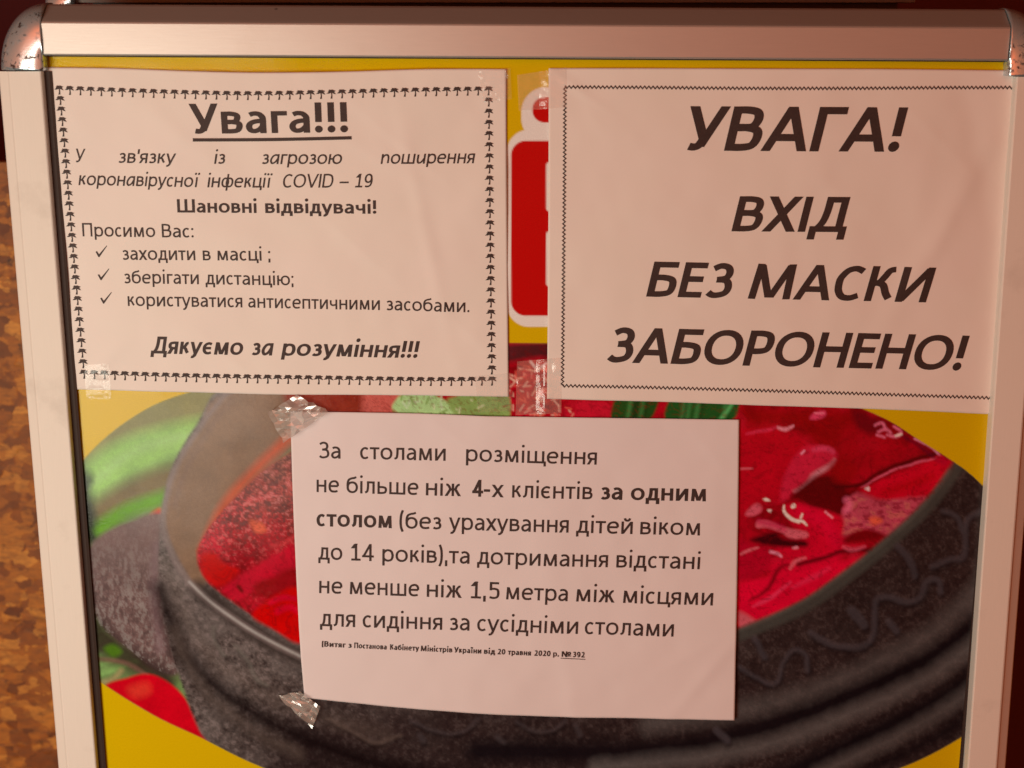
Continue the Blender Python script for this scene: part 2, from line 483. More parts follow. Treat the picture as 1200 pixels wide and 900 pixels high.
# red lettering with a pale outline
WH = (226, 186, 166); RD = (186, 0, 6)
rrect(611, 102, 672, 168, 29, WH)
rrect(594, 152, 700, 383, 26, WH)
rrect(624, 114, 660, 143.5, 14, RD)
rrect(599, 165, 690, 370, 17, RD)
rrect(640, 190, 700, 248, 4, WH); rrect(640, 271, 700, 336, 4, WH)

# the oval food picture
OVAL = crom([(93, 545), (150, 493), (225, 459), (400, 420), (600, 402), (820, 420), (1005, 477), (1080, 518), (1152, 570), (1200, 650),
             (1212, 740), (1172, 830), (1136, 858), (1052, 901), (900, 945), (650, 975), (450, 950), (310, 900), (237, 865), (180, 838), (115, 797), (80, 765), (58, 700), (62, 600)], 6)
d_, _ = segdist(X, Y, OVAL, True); ins = inside(X, Y, OVAL); d_ = np.where(ins, -d_, d_)
CLIP = np.clip(0.5 - d_ / 1.6, 0, 1)
ALL = (slice(0, H), slice(0, W))
put(ALL, np.ones((H, W)), (104, 104, 56))
n1 = fbm((X + Y * 2.2) / 60, (Y * 1.0 + X * 0.35) / 16, 40, 3)
put(ALL, np.clip((n1 - 0.45) * 2.5, 0, 0.7), (134, 150, 74))
shape([(60, 500), (120, 470), (240, 452), (300, 470), (230, 505), (150, 520), (100, 540)], (150, 138, 92), 10)
shape([(100, 548), (150, 512), (240, 490), (262, 505), (225, 530), (160, 555), (112, 585)], (160, 188, 104), 9)
line([(105, 568), (160, 528), (240, 505)], (184, 204, 130), 8, 6, 0.5)
shape([(110, 590), (160, 560), (215, 545), (215, 580), (160, 592), (118, 612)], (136, 118, 84), 9)
line([(112, 622), (150, 598), (196, 582)], (120, 160, 64), 17, 6)
line([(100, 560), (102, 600), (108, 632)], (52, 70, 28), 16, 6, 0.9, 6)
shape([(176, 604), (188, 596), (190, 612), (178, 614)], (226, 96, 40), 3)
# handle lug of the clay pot
shape([(96, 660), (118, 628), (150, 612), (196, 606), (215, 700), (214, 780), (190, 790), (150, 762), (112, 724)], (136, 114, 100), 3, warp=1)
shape([(92, 690), (128, 738), (168, 766), (205, 792), (212, 830), (178, 800), (130, 776), (96, 750)], (52, 32, 28), 8, alpha=0.9)
lug = crom([(98, 660), (118, 630), (150, 614), (200, 606), (215, 700), (212, 780), (190, 788), (150, 760), (112, 724)], 6)
ml = inside(X, Y, lug).astype(float); nl_ = fbm(X / 3.2, Y / 6.5, 61, 4, 0.75)
put(ALL, ml * np.clip((nl_ - 0.52) * 4, 0, 0.42) * np.clip((Y - 610) / 90, .25, 1), (150, 122, 106))
put(ALL, ml * np.clip((0.47 - nl_) * 4, 0, 0.55) * np.clip((Y - 610) / 90, .25, 1), (66, 44, 38))
line([(185, 640), (180, 690), (188, 760)], (142, 118, 108), 9, 6, 0.8)
line([(198, 640), (206, 700), (212, 760)], (62, 46, 42), 12, 6, 0.8)
shape([(122, 760), (133, 755), (143, 764), (132, 770)], (76, 104, 22), 3)
line([(112, 772), (150, 778), (182, 800)], (120, 78, 62), 5, 2, 0.8)
line([(118, 800), (132, 796), (142, 786)], (176, 140, 90), 5, 3, 0.8)
shape([(120, 812), (150, 794), (180, 791), (212, 812), (236, 850), (246, 872), (220, 890), (160, 880)], (206, 2, 22), 2)
shape([(150, 806), (172, 800), (176, 812), (158, 818)], (226, 60, 40), 5, alpha=0.6)
# pot body
BODY = [(262, 455), (232, 495), (203, 545), (190, 600), (186, 660), (192, 720), (206, 780), (226, 838), (246, 872), (300, 905), (420, 960), (650, 990),
        (900, 960), (1100, 900), (1230, 800), (1230, 600), (1150, 560), (1125, 545), (1060, 600), (860, 700), (560, 760), (350, 740), (300, 600), (330, 500), (345, 455)]
shape(BODY, (90, 66, 56), 2.5, smooth=True)
gx = np.clip(np.clip((X - 300) / 600, 0, 1) + np.clip((Y - 770) / 110, 0, 1) * np.clip((X - 225) / 130, 0, 1), 0, 1)
BP = crom(BODY, 6); w = window(BP, 4)
m_body = inside(X, Y, BP).astype(float)
put(ALL, m_body * gx * 0.97, (46, 27, 23))
nb = fbm(X / 5, Y / 5, 70, 4, 0.75)
put(ALL, m_body * np.clip((nb - 0.53) * 4.0, 0, 0.7) * (1 - .84 * gx), (132, 98, 86))
put(ALL, m_body * np.clip((0.47 - nb) * 4.0, 0, 0.7) * (1 - .35 * gx), (26, 11, 10))
nb2 = fbm(X / 38, Y / 30, 75, 3)
put(ALL, m_body * np.clip((nb2 - 0.5) * 2, 0, 0.35) * (1 - gx * .9), (120, 92, 80))
# turned grooves and ridges round the pot
for pts, wd, al in (([(188, 690), (214, 760), (262, 812), (340, 858), (450, 898), (560, 915)], 20, 0.85),
                    ([(204, 760), (240, 815), (300, 862), (380, 900)], 9, 0.6),
                    ([(1175, 700), (1110, 760), (1030, 802), (940, 838), (860, 862), (760, 880), (560, 880)], 26, 0.95),
                    ([(1170, 770), (1110, 815), (1040, 852), (960, 890), (900, 915)], 24, 0.95),
                    ([(1010, 905), (1090, 868), (1150, 830)], 14, 0.9)):
    line(pts, (20, 9, 9), wd, 9, al)
for pts, wd, al in (([(196, 660), (218, 726), (262, 782), (350, 830), (450, 862)], 16, 0.30),
                    ([(204, 740), (232, 800), (280, 846), (350, 884)], 7, 0.55),
                    ([(1165, 735), (1100, 786), (1020, 826), (930, 862), (840, 885), (700, 900)], 16, 0.55),
                    ([(1150, 800), (1090, 842), (1020, 878), (960, 905)], 12, 0.5),
                    ([(1170, 660), (1100, 735), (1010, 785), (900, 825), (760, 850)], 20, 0.35)):
    line(pts, (104, 80, 68), wd, 9, al, 3)
# inner wall of the pot above the soup, and soup
shape([(266, 462), (236, 500), (206, 545), (194, 592), (196, 625), (212, 660), (235, 690), (262, 640), (300, 575), (350, 520), (420, 480), (420, 455)], (150, 122, 96), 3)
line([(350, 502), (300, 550), (262, 594), (238, 645)], (214, 108, 78), 11, 5, 0.8)
SOUP = [(352, 520), (304, 556), (262, 598), (238, 630), (231, 655), (242, 680), (268, 702), (305, 727), (352, 754), (420, 780), (600, 800), (800, 765), (868, 736), (940, 703),
        (992, 668), (1042, 629), (1090, 584), (1120, 543), (1100, 520), (1012, 462), (860, 400), (600, 380), (460, 420), (380, 470)]
shape(SOUP, (176, 4, 20), 2.0)
SP = crom(SOUP, 6); ms = inside(X, Y, SP).astype(float)
wx = X + (fbm(X / 40, Y / 40, 90, 3) - .5) * 90; wy = Y + (fbm(X / 40 + 9, Y / 40, 95, 3) - .5) * 90
ns = fbm(wx / 46, wy / 26, 100, 4, 0.55)
put(ALL, ms * np.clip((0.50 - ns) * 4.5, 0, 0.85), (118, 0, 8))
put(ALL, ms * np.clip((ns - 0.56) * 4, 0, 0.6), (206, 20, 40))
nf = fbm(X / 3.5, Y / 3.5, 110, 3, 0.7)
left = np.clip((345 - X) / 70, 0, 1)
put(ALL, ms * left * np.clip((0.47 - nf) * 4, 0, 0.7), (96, 10, 12))
put(ALL, ms * left * np.clip((nf - 0.63) * 4, 0, 0.6), (226, 60, 62))
put(ALL, ms * np.clip((352 - X) / 10, 0, 1) * np.clip((640 - Y) / 110, 0, 1) * .75, (150, 84, 64))
nf2 = fbm(X / 4.5, Y / 3.5, 133, 3, 0.7)
put(ALL, ms * np.clip((352 - X) / 10, 0, 1) * np.clip((670 - Y) / 60, 0, 1) * np.clip((0.50 - nf2) * 7, 0, .75), (84, 40, 34))
put(ALL, ms * np.clip((352 - X) / 10, 0, 1) * np.clip((670 - Y) / 60, 0, 1) * np.clip((nf2 - 0.58) * 6, 0, .6), (206, 96, 84))
shape([(236, 652), (250, 648), (262, 660), (280, 668), (268, 684), (250, 686), (238, 672)], (206, 0, 20), 3)
shape([(262, 690), (300, 664), (346, 640), (348, 668), (318, 678), (290, 698), (275, 702)], (206, 84, 78), 3, warp=3)
line([(279, 687), (283, 692)], (130, 20, 24), 4, 1.5)
shape([(296, 690), (320, 676), (350, 666), (350, 700), (316, 706)], (150, 6, 26), 4, warp=3, alpha=.8)
shape([(296, 722), (316, 702), (350, 690), (352, 752), (322, 738)], (216, 0, 26), 3)
line([(318, 706), (334, 700), (346, 702)], (222, 76, 84), 5, 2.5, .7, 2); line([(326, 716), (338, 712), (348, 716)], (226, 70, 84), 6, 3, .6, 2)
shape([(292, 610), (306, 612), (312, 622), (300, 624)], (232, 120, 90), 2.5, alpha=.9); line([(318, 640), (332, 636), (346, 628)], (224, 100, 90), 4, 2, .7, 2)
# pieces in the soup, right-hand side
WARP = 1.3
shape([(866, 505), (900, 500), (945, 515), (930, 545), (915, 580), (890, 590), (866, 600)], (172, 0, 16), 6)
shape([(866, 478), (920, 480), (1000, 482), (1010, 500), (985, 560), (960, 530), (930, 498), (880, 498)], (132, 0, 4), 7, alpha=.8)
shape([(990, 500), (1030, 500), (1060, 520), (1050, 540), (1010, 555), (985, 560), (985, 530)], (156, 0, 12), 6, alpha=.8)
shape([(914, 584), (918, 560), (930, 537), (946, 524), (970, 524), (982, 533), (977, 544), (960, 552), (951, 563), (935, 574), (919, 587)], (188, 20, 38), 3)
line([(980, 536), (972, 546), (956, 556), (945, 568), (928, 578)], (198, 116, 112), 5, 3, .75, taper=True)
line([(950, 528), (968, 526), (979, 532)], (206, 60, 80), 5, 3, .55, taper=True); line([(939, 531), (942, 528)], (226, 120, 124), 2.5, 1, .8)
shape([(928, 582), (950, 562), (972, 556), (992, 563), (993, 574), (1010, 577), (992, 590), (984, 606), (955, 598), (937, 588)], (86, 0, 4), 4)
shape([(972, 545), (990, 536), (1006, 550), (996, 566), (980, 566)], (140, 0, 6), 5, alpha=.8)
shape([(1014, 573), (1047, 556), (1093, 540), (1117, 542), (1105, 563), (1084, 582), (1042, 587), (1012, 577)], (188, 0, 20), 2.5)
line([(1030, 578), (1060, 570), (1098, 556)], (160, 0, 4), 9, 5, .6, taper=True)
line([(977, 571), (1009, 568), (1028, 555), (1058, 543), (1093, 533), (1108, 534)], (70, 0, 4), 5, 2, .9)
line([(1008, 573), (1028, 560), (1058, 547), (1093, 538), (1104, 536)], (206, 70, 82), 2.4, 1.2, .8, taper=True)
shape([(1013, 573), (1018, 571), (1018, 576)], (240, 150, 150), 1.2)
shape([(991, 591), (995, 581), (1009, 579), (1037, 587), (1084, 582), (1070, 600), (1054, 616), (1042, 626), (1014, 621), (986, 628), (986, 609)], (176, 50, 58), 3, warp=3)
mt = fbm(X / 8, Y / 5, 171, 3); wpk = inside(X, Y, np.array([(991, 591), (995, 581), (1037, 587), (1084, 582), (1054, 616), (1042, 626), (1014, 621), (986, 628)], float)).astype(float)
put(ALL, wpk * np.clip((mt - .55) * 5, 0, .6), (196, 84, 70)); put(ALL, wpk * np.clip((.42 - mt) * 6, 0, .7), (140, 20, 34))
shape([(1018, 608), (1027, 606), (1034, 611), (1024, 615)], (226, 70, 44), 2.5)
line([(992, 586), (996, 592), (992, 598)], (214, 76, 92), 7, 3, .7)
shape([(984, 636), (1000, 624), (1018, 621), (1036, 628), (1012, 634)], (110, 0, 6), 3)
shape([(923, 591), (953, 595), (986, 606), (986, 630), (984, 648), (940, 655), (909, 645), (918, 634), (940, 632), (944, 624), (926, 612)], (190, 0, 24), 3)
line([(940, 600), (965, 612), (980, 635)], (204, 6, 36), 12, 8, .6)
line([(967, 600), (975, 606)], (216, 110, 110), 2.2, 1.2, .9)
line([(919.6, 590), (919.6, 600), (928, 608.5), (936, 611), (941, 611), (947, 617.5)], (236, 196, 176), 4.6, 1.0, 1, taper=True)
line([(940, 602), (938, 611)], (236, 190, 170), 2.6, 1, .9); shape([(927, 593), (931, 590), (932, 594), (928, 596)], (236, 190, 170), 1)
shape([(894, 585), (898, 584), (902, 587), (896, 588)], (240, 170, 160), 1); shape([(900, 597), (904, 597), (904, 600), (901, 599)], (240, 160, 150), 1)
shape([(873, 603), (880, 594), (888, 590), (893, 597), (884, 604)], (198, 64, 70), 2)
shape([(888, 611), (900, 610), (920, 618), (944, 623), (945, 630), (926, 631), (916, 624), (902, 619), (888, 618)], (206, 74, 76), 1.8)
line([(890, 612), (905, 615), (918, 620)], (190, 10, 50), 6, 3, .7)
shape([(880, 633), (907, 624), (917, 631), (944, 634), (944, 641), (918, 641), (893, 638)], (60, 0, 6), 3)
shape([(866, 636), (884, 640), (900, 642), (905, 652), (900, 668), (866, 680)], (168, 0, 22), 4)
line([(866, 651), (878, 645), (890, 641)], (208, 84, 84), 3.4, 1.6, .85, taper=True); line([(903, 646), (910, 649), (915, 652)], (226, 110, 116), 3.4, 1.3, .9)
line([(930, 642), (934, 641)], (226, 110, 110), 3, 1.2, .9)
shape([(905, 660), (930, 655), (960, 650), (985, 646), (975, 668), (930, 680), (905, 682)], (196, 0, 28), 4)
line([(925, 668), (932, 658), (946, 653)], (214, 90, 90), 4, 2.2, .7, taper=True)
line([(936, 661), (962, 655), (990, 646), (1020, 645)], (78, 0, 6), 5, 2.2, .9)
line([(986, 640), (1000, 644), (1016, 640)], (214, 70, 80), 4, 2.2, .7, taper=True)
shape([(866, 688), (905, 676), (960, 664), (1000, 655), (1016, 650), (985, 674), (940, 704), (866, 736)], (206, 0, 30), 3)
line([(875, 706), (900, 690), (912, 668), (926, 660)], (104, 0, 8), 5, 2.2, .85, taper=True)
line([(880, 712), (905, 700), (928, 680)], (228, 50, 74), 4, 2.2, .6, taper=True); line([(925, 690), (950, 678), (975, 664)], (228, 40, 66), 5, 3, .5, taper=True)
shape([(864, 718), (874, 720), (884, 728), (866, 735)], (196, 70, 70), 3)
line([(872, 509), (890, 506), (905, 503), (912, 499)], (206, 40, 60), 3, 1.8, .75, taper=True); line([(910, 500), (920, 503), (931, 498)], (228, 110, 110), 4, 1.5, .9, taper=True)
line([(868, 549), (882, 549)], (214, 90, 90), 2.2, 1.3, .7)
shape([(949, 491), (953, 484), (965, 482), (967, 487), (960, 491)], (200, 46, 66), 1.8); line([(955, 484), (965, 484)], (222, 96, 100), 2, 1, .7)
shape([(1000, 482), (1014, 484), (1040, 500), (1020, 510), (1002, 498)], (96, 0, 10), 4, alpha=.8)
for pts in ([(1026, 498), (1034, 496), (1038, 502)], [(1030, 506), (1038, 503), (1044, 508)], [(1040, 510), (1050, 512), (1056, 507)], [(1028, 510), (1036, 513)], [(1048, 500), (1054, 504)]):
    line(pts, (214, 84, 96), 3, 1.3, .85)
line([(1050, 511), (1056, 509)], (240, 170, 160), 2.4, 1, .9)
line([(1072, 514), (1084, 520), (1096, 528), (1103, 536)], (214, 110, 120), 2.4, 1.1, .85)
line([(1060, 512), (1080, 524), (1100, 540)], (80, 0, 20), 4, 2, .6)
shape([(1096, 538), (1104, 532), (1112, 540), (1106, 546)], (170, 0, 24), 2.5)
WARP = 0
# strip of soup and greens seen between the sheets, plus film glints painted in
shape([(340, 455), (350, 485), (380, 490), (470, 490), (470, 455)], (158, 92, 74), 5)
shape([(430, 455), (428, 490), (470, 490), (468, 455)], (206, 86, 70), 5, alpha=.7)
shape([(462, 480), (472, 462), (500, 460), (524, 470), (540, 488), (500, 492)], (166, 172, 104), 2, warp=3)
shape([(524, 468), (560, 460), (596, 464), (594, 492), (545, 490)], (132, 136, 66), 2, warp=3)
for i in range(24):
    x0 = random.uniform(464, 590); y0 = random.uniform(462, 490)
    line([(x0, y0), (x0 + random.uniform(-8, 8), y0 + random.uniform(-8, 8))], random.choice([(196, 200, 136), (92, 92, 26), (206, 190, 130), (110, 120, 44)]), 2, 1, .8)
shape([(590, 404), (700, 404), (700, 425), (640, 418), (590, 424)], (52, 22, 22), 4, alpha=.9)
for i in range(150):  # specks paint reflections off the crinkled film into the print
    x0 = random.gauss(628, 26); y0 = random.uniform(428, 490)
    if not 592 < x0 < 676: continue
    a_ = random.uniform(0, 3.14); L = random.uniform(2, 9)
    line([(x0, y0), (x0 + L * math.cos(a_), y0 + L * math.sin(a_))], random.choice([(240, 120, 96), (206, 20, 30), (238, 150, 120), (230, 80, 60), (120, 0, 10)]), 1.8, 0.9, .85)
line([(622, 424), (630, 432), (640, 426)], (246, 170, 150), 3, 1.2, .9)
for a_, b_ in ((718, 768), (783, 864)):
    shape([(a_, 494), (a_ + 6, 462), (a_ + 30, 452), (b_, 460), (b_ + 2, 476), (b_ - 12, 494)], (20, 62, 18), 1.6)
    for j in range(7):
        xx = random.uniform(a_ + 6, b_ - 6)
        line([(xx - 3, 494), (xx + 2, 465)], random.choice([(66, 112, 50), (10, 36, 10)]), 4, 2.5, .6)
line([(862, 466), (852, 482), (842, 494)], (92, 150, 74), 4, 1.8, .7)
# rims
line([(1122, 547), (1092, 588), (1044, 634), (992, 676), (940, 712), (866, 744), (800, 770)], (62, 48, 38), 15, 3, .95)
line([(1112, 552), (1084, 590), (1038, 634), (986, 674), (936, 708), (866, 738)], (84, 68, 54), 4, 2.5, .6)
line([(232, 690), (262, 714), (300, 742), (352, 770), (450, 800)], (58, 44, 38), 22, 5, .85)
line([(266, 460), (236, 498), (207, 545), (193, 592), (192, 622), (204, 655), (222, 682), (250, 708), (300, 742), (352, 769), (440, 800)], (150, 130, 116), 6, 3, .85)
line([(270, 470), (244, 505), (218, 550), (204, 592)], (138, 116, 100), 5, 4, .4)
line([(222, 682), (250, 708), (300, 742), (352, 769)], (176, 156, 142), 2.5, 1.5, .8)
# scratched ornament on the clay
def squig(pts, c=(112, 96, 84), wd=6, al=.8):
    if pts[0][0] > 480: c = (74, 54, 50)
    line([(x + 2, y + 4) for x, y in pts], (24, 13, 12), wd, 2.5, al * .8, 2)
    line(pts, c, wd, 2.2, al * .62, 1.5)
squig([(950, 742), (968, 752), (985, 757), (1012, 757), (1024, 742), (1026, 705), (1040, 700), (1062, 706), (1078, 700), (1086, 682), (1100, 680), (1102, 694)], (98, 84, 74), 7)
squig([(1105, 598), (1120, 605), (1128, 622)], (110, 98, 84)); squig([(1148, 600), (1132, 612), (1130, 650), (1112, 656), (1092, 664)], (100, 86, 76), 7)
squig([(1052, 640), (1066, 656), (1072, 674)], (90, 76, 68), 8); squig([(998, 715), (1012, 732)], (96, 80, 72), 11); squig([(1042, 728), (1050, 740)], (88, 72, 66), 8)
squig([(884, 748), (896, 770)], (92, 72, 62), 7); squig([(864, 780), (886, 794), (902, 801), (912, 796), (918, 776), (930, 762), (944, 768), (946, 786)], (92, 76, 68), 5)
squig([(250, 735), (252, 752), (262, 768)], (132, 112, 98), 4); squig([(276, 758), (290, 775), (300, 795), (312, 803)], (132, 112, 98), 4)
squig([(482, 845), (500, 853), (525, 860), (545, 856), (560, 842)], (104, 72, 62), 4); squig([(605, 846), (625, 856), (645, 856), (662, 846)], (100, 70, 62), 4)
squig([(492, 862), (496, 868)], (104, 74, 66), 7); squig([(582, 864), (590, 870)], (116, 84, 74), 6); squig([(674, 850), (680, 862)], (110, 84, 76), 6); squig([(840, 855), (852, 868)], (92, 66, 58), 8)
squig([(385, 842), (420, 862), (440, 870), (470, 862)], (110, 84, 72), 4, .6)
# the fine unevenness of a printed food photograph
tx = fbm((X + wx) / 9, (Y + wy) / 6, 140, 4, 0.65); ty = fbm(X / 2.2, Y / 2.2, 150, 2, 0.7)
soupy = inside(X, Y, SP).astype(float)
put(ALL, soupy * np.clip((0.42 - tx) * 4, 0, 0.35), (110, 0, 8))
gr_ = CLIP[..., None] * ((ty - .5) * 0.22 + (fbm(X / 22, Y / 18, 160, 3) - .5) * 0.35)[..., None]
IMG *= np.clip(1 + gr_, .6, 1.5)
CLIP = None

cols4 = np.ones((H * W, 4)); cols4[:, :3] = IMG.reshape(-1, 3)
base = np.array(stand['_b'])
me = bpy.data.meshes.new('poster')
co = np.stack([UU.ravel() - base[0], VV.ravel() - base[1], np.zeros(H * W) - base[2]], 1).astype(np.float32)
me.vertices.add(H * W); me.vertices.foreach_set('co', co.ravel())
ii = (np.arange(H - 1)[:, None] * W + np.arange(W - 1)[None, :]).ravel()
q = np.stack([ii, ii + W, ii + W + 1, ii + 1], 1).astype(np.int32)
nq = len(q)
me.loops.add(nq * 4); me.loops.foreach_set('vertex_index', q.ravel())
me.polygons.add(nq); me.polygons.foreach_set('loop_start', np.arange(nq, dtype=np.int32) * 4)
try: me.polygons.foreach_set('loop_total', np.full(nq, 4, np.int32))
except Exception: pass
me.update(calc_edges=True); me.validate()
ca = me.attributes.new('Print', 'FLOAT_COLOR', 'POINT'); ca.data.foreach_set('color', cols4.astype(np.float32).ravel())
me.materials.append(MAT['poster'])
po = bpy.data.objects.new('poster', me); COL.objects.link(po); po.parent = stand
po['label'] = 'yellow poster with red lettering and an oval picture of beetroot soup in a clay pot'

# ------------------------------------------------------------------ sheets of paper
class Sheet:
    """a sheet laid on the poster: four edges given where they stand, with a height field"""
    def __init__(s, top, right, bottom, left, height, n=(230, 165)):
        s.h = height
        def edge(pts, m):
            P = crom([at(x, y, 0.001)[:2] for x, y in pts], 12, False)
            L = np.r_[0, np.cumsum(np.linalg.norm(np.diff(P, axis=0), axis=1))]
            t = np.linspace(0, L[-1], m)
            return np.stack([np.interp(t, L, P[:, 0]), np.interp(t, L, P[:, 1])], 1)
        nu, nv = n
        T, B = edge(top, nu), edge(bottom, nu); L, Rr = edge(left, nv), edge(right, nv)
        a = np.linspace(0, 1, nu)[None, :, None]; b = np.linspace(0, 1, nv)[:, None, None]
        G = (1 - b) * T[None] + b * B[None] + (1 - a) * L[:, None] + a * Rr[:, None] \
            - ((1 - a) * (1 - b) * T[0] + a * (1 - b) * T[-1] + (1 - a) * b * B[0] + a * b * B[-1])
        s.G = G; s.nu, s.nv = nu, nv
        s.c = G.reshape(-1, 2).mean(0)
        s.ext = tuple(float(k_) for k_ in (G[..., 0].min(), G[..., 0].max(), G[..., 1].min(), G[..., 1].max()))
        a = np.linspace(-.02, 1.02, 321)[None, :] + np.zeros((241, 1)); b = np.linspace(-.02, 1.02, 241)[:, None] + np.zeros((1, 321))
        s.Z = height(a, b); s.Zl = s.Z.tolist()
    def z(s, u, v):
        x0, x1, y0, y1 = s.ext
        if isinstance(u, np.ndarray):
            a = np.clip(((u - x0) / (x1 - x0) + .02) / 1.04 * 320, 0, 319.99); b = np.clip(((v - y0) / (y1 - y0) + .02) / 1.04 * 240, 0, 239.99)
            i = a.astype(int); j = b.astype(int); a = a - i; b = b - j; Z = s.Z
            return (Z[j, i] * (1 - a) + Z[j, i + 1] * a) * (1 - b) + (Z[j + 1, i] * (1 - a) + Z[j + 1, i + 1] * a) * b
        a = min(max(((u - x0) / (x1 - x0) + .02) / 1.04 * 320, 0), 319.99); b = min(max(((v - y0) / (y1 - y0) + .02) / 1.04 * 240, 0), 239.99)
        i = int(a); j = int(b); a -= i; b -= j; p, q = s.Zl[j], s.Zl[j + 1]
        return (p[i] * (1 - a) + p[i + 1] * a) * (1 - b) + (q[i] * (1 - a) + q[i + 1] * a) * b
    def on(s, x, y, lift=0.0):
        """point of the sheet the photograph shows at x, y"""
        w = 0.001
        for _ in range(5):
            p = at(x, y, w); w = float(s.z(p[0], p[1])) + lift
        return p
    def build(s, par, mat):
        G = s.G; zz = s.z(G[..., 0], G[..., 1])
        V = np.concatenate([G, zz[..., None]], 2).reshape(-1, 3)
        nu, nv = s.nu, s.nv
        Vb = V.copy(); Vb[:, 2] -= 0.00012
        Fc = []
        for j in range(nv - 1):
            for i in range(nu - 1):
                a = j * nu + i; Fc.append((a, a + nu, a + nu + 1, a + 1))
        off = nu * nv
        Fb = [(d + off, c + off, b + off, a + off) for a, b, c, d in Fc]
        rim = [i for i in range(nu)] + [j * nu + nu - 1 for j in range(1, nv)] + [(nv - 1) * nu + i for i in range(nu - 2, -1, -1)] + [j * nu for j in range(nv - 2, 0, -1)]
        Fr = [(rim[k_], rim[(k_ + 1) % len(rim)], rim[(k_ + 1) % len(rim)] + off, rim[k_] + off) for k_ in range(len(rim))]
        o = mesh('sheet', np.concatenate([V, Vb]), Fc + Fb + Fr, mat, par, smooth=True)
        me = o.data
        fl = [True] * (len(Fc) * 2) + [False] * len(Fr); me.polygons.foreach_set('use_smooth', fl)
        return o

def gauss(a, b, ca, cb, sa, sb, rot=0):
    da, db = a - ca, b - cb
    c, s_ = math.cos(rot), math.sin(rot)
    x, y = da * c + db * s_, -da * s_ + db * c
    return np.exp(-(x / sa) ** 2 - (y / sb) ** 2)
CR = 1.9
def crease(a, b, segs):
    z = 0
    for x0, y0, x1, y1 in segs:
        e = np.array([x1 - x0, y1 - y0]); L = np.hypot(*e)
        s_ = ((a - x0) * e[0] + (b - y0) * e[1]) / L; d = ((b - y0) * e[0] - (a - x0) * e[1]) / L
        t = np.clip(s_ / L, 0, 1); m = np.sin(np.pi * t) ** .7
        z = z + m * .42 * np.exp(-np.sqrt(d * d + .00006) / .015)
    return z
def hl(a, b):
    e = np.clip(np.minimum(a, 1 - a) * 6, 0, 1)
    z = 1.0 + 2.0 * gauss(a, b, .45, 1.0, .26, .25) + 1.3 * gauss(a, b, .55, .45, .3, .3) + 0.9 * np.sin(a * 7.1 + b * 2.0) * e * .5
    z = z + .55 * gauss(a, b, .82, .5, .018, .35, .15) * 1 + .5 * gauss(a, b, .93, .62, .03, .16, -.5) + .45 * gauss(a, b, .30, .8, .03, .25, .7) + .35 * gauss(a, b, .70, .75, .025, .18, .9) + .5 * gauss(a, b, .10, .10, .02, .10, -.6)
    z = z + .30 * np.sin(a * 23 + 3 * b) * np.sin(b * 13 - 4 * a)
    z = z + CR * (fbm(a * 7, b * 5, 301, 3) - .5) + crease(a, b, ((.55, .62, .80, .30), (.62, .95, .92, .60), (.12, .66, .38, .86), (.30, .22, .46, .02), (.84, .30, .97, .12), (.70, .80, .78, .70)))
    return z * mm + 0.0003
def hr(a, b):
    z = 1.1 + 1.6 * gauss(a, b, .5, .5, .35, .35) + .5 * np.sin(a * 6 + b * 3.2) * (1 - a)
    z = z + .8 * gauss(a, b, .83, .55, .03, .45, -.35) - .6 * gauss(a, b, .90, .75, .03, .3, .2) + .4 * gauss(a, b, .05, .95, .012, .08, .8)
    z = z + .22 * np.sin(a * 19 - 5 * b) * np.sin(b * 11 + 3 * a)
    z = z + CR * (fbm(a * 7, b * 5, 321, 3) - .5) + crease(a, b, ((.70, .95, .93, .66), (.78, .40, .90, .72), (.04, .99, .12, .80), (.50, .30, .62, .08), (.86, .60, .80, .40)))
    return np.clip(z, .4, 4) * mm + 0.0003
def hc(a, b):
    z = 1.4 + 1.2 * gauss(a, b, .5, .4, .4, .4) + 1.6 * gauss(a, b, 1.0, .0, .25, .3) + .6 * gauss(a, b, 1, 1, .2, .2) + 1.0 * gauss(a, b, .45, .0, .3, .15)
    z = z + .5 * gauss(a, b, .93, .15, .02, .2, -.5) + .35 * gauss(a, b, .62, .1, .02, .22, .1)
    z = z + .20 * np.sin(a * 15 + 4 * b) * np.sin(b * 9 - 2 * a)
    z = z + CR * (fbm(a * 7, b * 5, 341, 3) - .5) + crease(a, b, ((.88, .95, .98, .78), (.80, .14, .99, .30), (.30, .99, .42, .86)))
    return z * mm + 0.0003

# ------------------------------------------------------------------ lettering: strokes of a plain humanist hand
XH, CH = 0.466, 0.640
# strokes: ('L', pts) straight with square ends, ('C', pts) curve, ('D', x0,y0,x1,y1) slanted bar cut level, ('E', cx,cy,rx,ry,a0,a1), ('.', x, y)
def E(cx, cy, rx, ry, a0=0, a1=360): return ('E', cx, cy, rx, ry, a0, a1)
def Lp(*p): return ('L', p)
def Cp(*p): return ('C', p)
def Dg(*p): return ('D',) + p
def dot(x, y): return ('.', x, y)
yc = lambda v: v
G = {}   # name: (height mode, width, left bearing, right bearing, strokes)
S, Rb, Db = .075, .045, .012
G['о'] = ('x', .440, Rb, Rb, [E(.5, .5, .5, .5)])
G['а'] = ('x', .350, Rb, .07, [Cp((.08, .93), (.35, 1.0), (.72, .97), (.96, .80), (1, .62), (1, .45)), Lp((1, .5), (1, 0)), Cp((1, .57), (.55, .56), (.16, .46), (0, .26), (.12, .05), (.42, .0), (.75, .10), (1, .30))])
G['ɑ'] = ('x', .400, Rb, .07, [Cp((1, .93), (.7, 1.0), (.35, .93), (.08, .62), (0, .3), (.16, .03), (.40, .02), (.72, .22), (.97, .6)), Lp((1, 1), (1, 0))])
G['б'] = ('x', .430, Rb, Rb, [E(.5, .47, .5, .47), Cp((.0, .47), (.0, .85), (.12, 1.18), (.42, 1.33), (.72, 1.38), (.92, 1.47))])
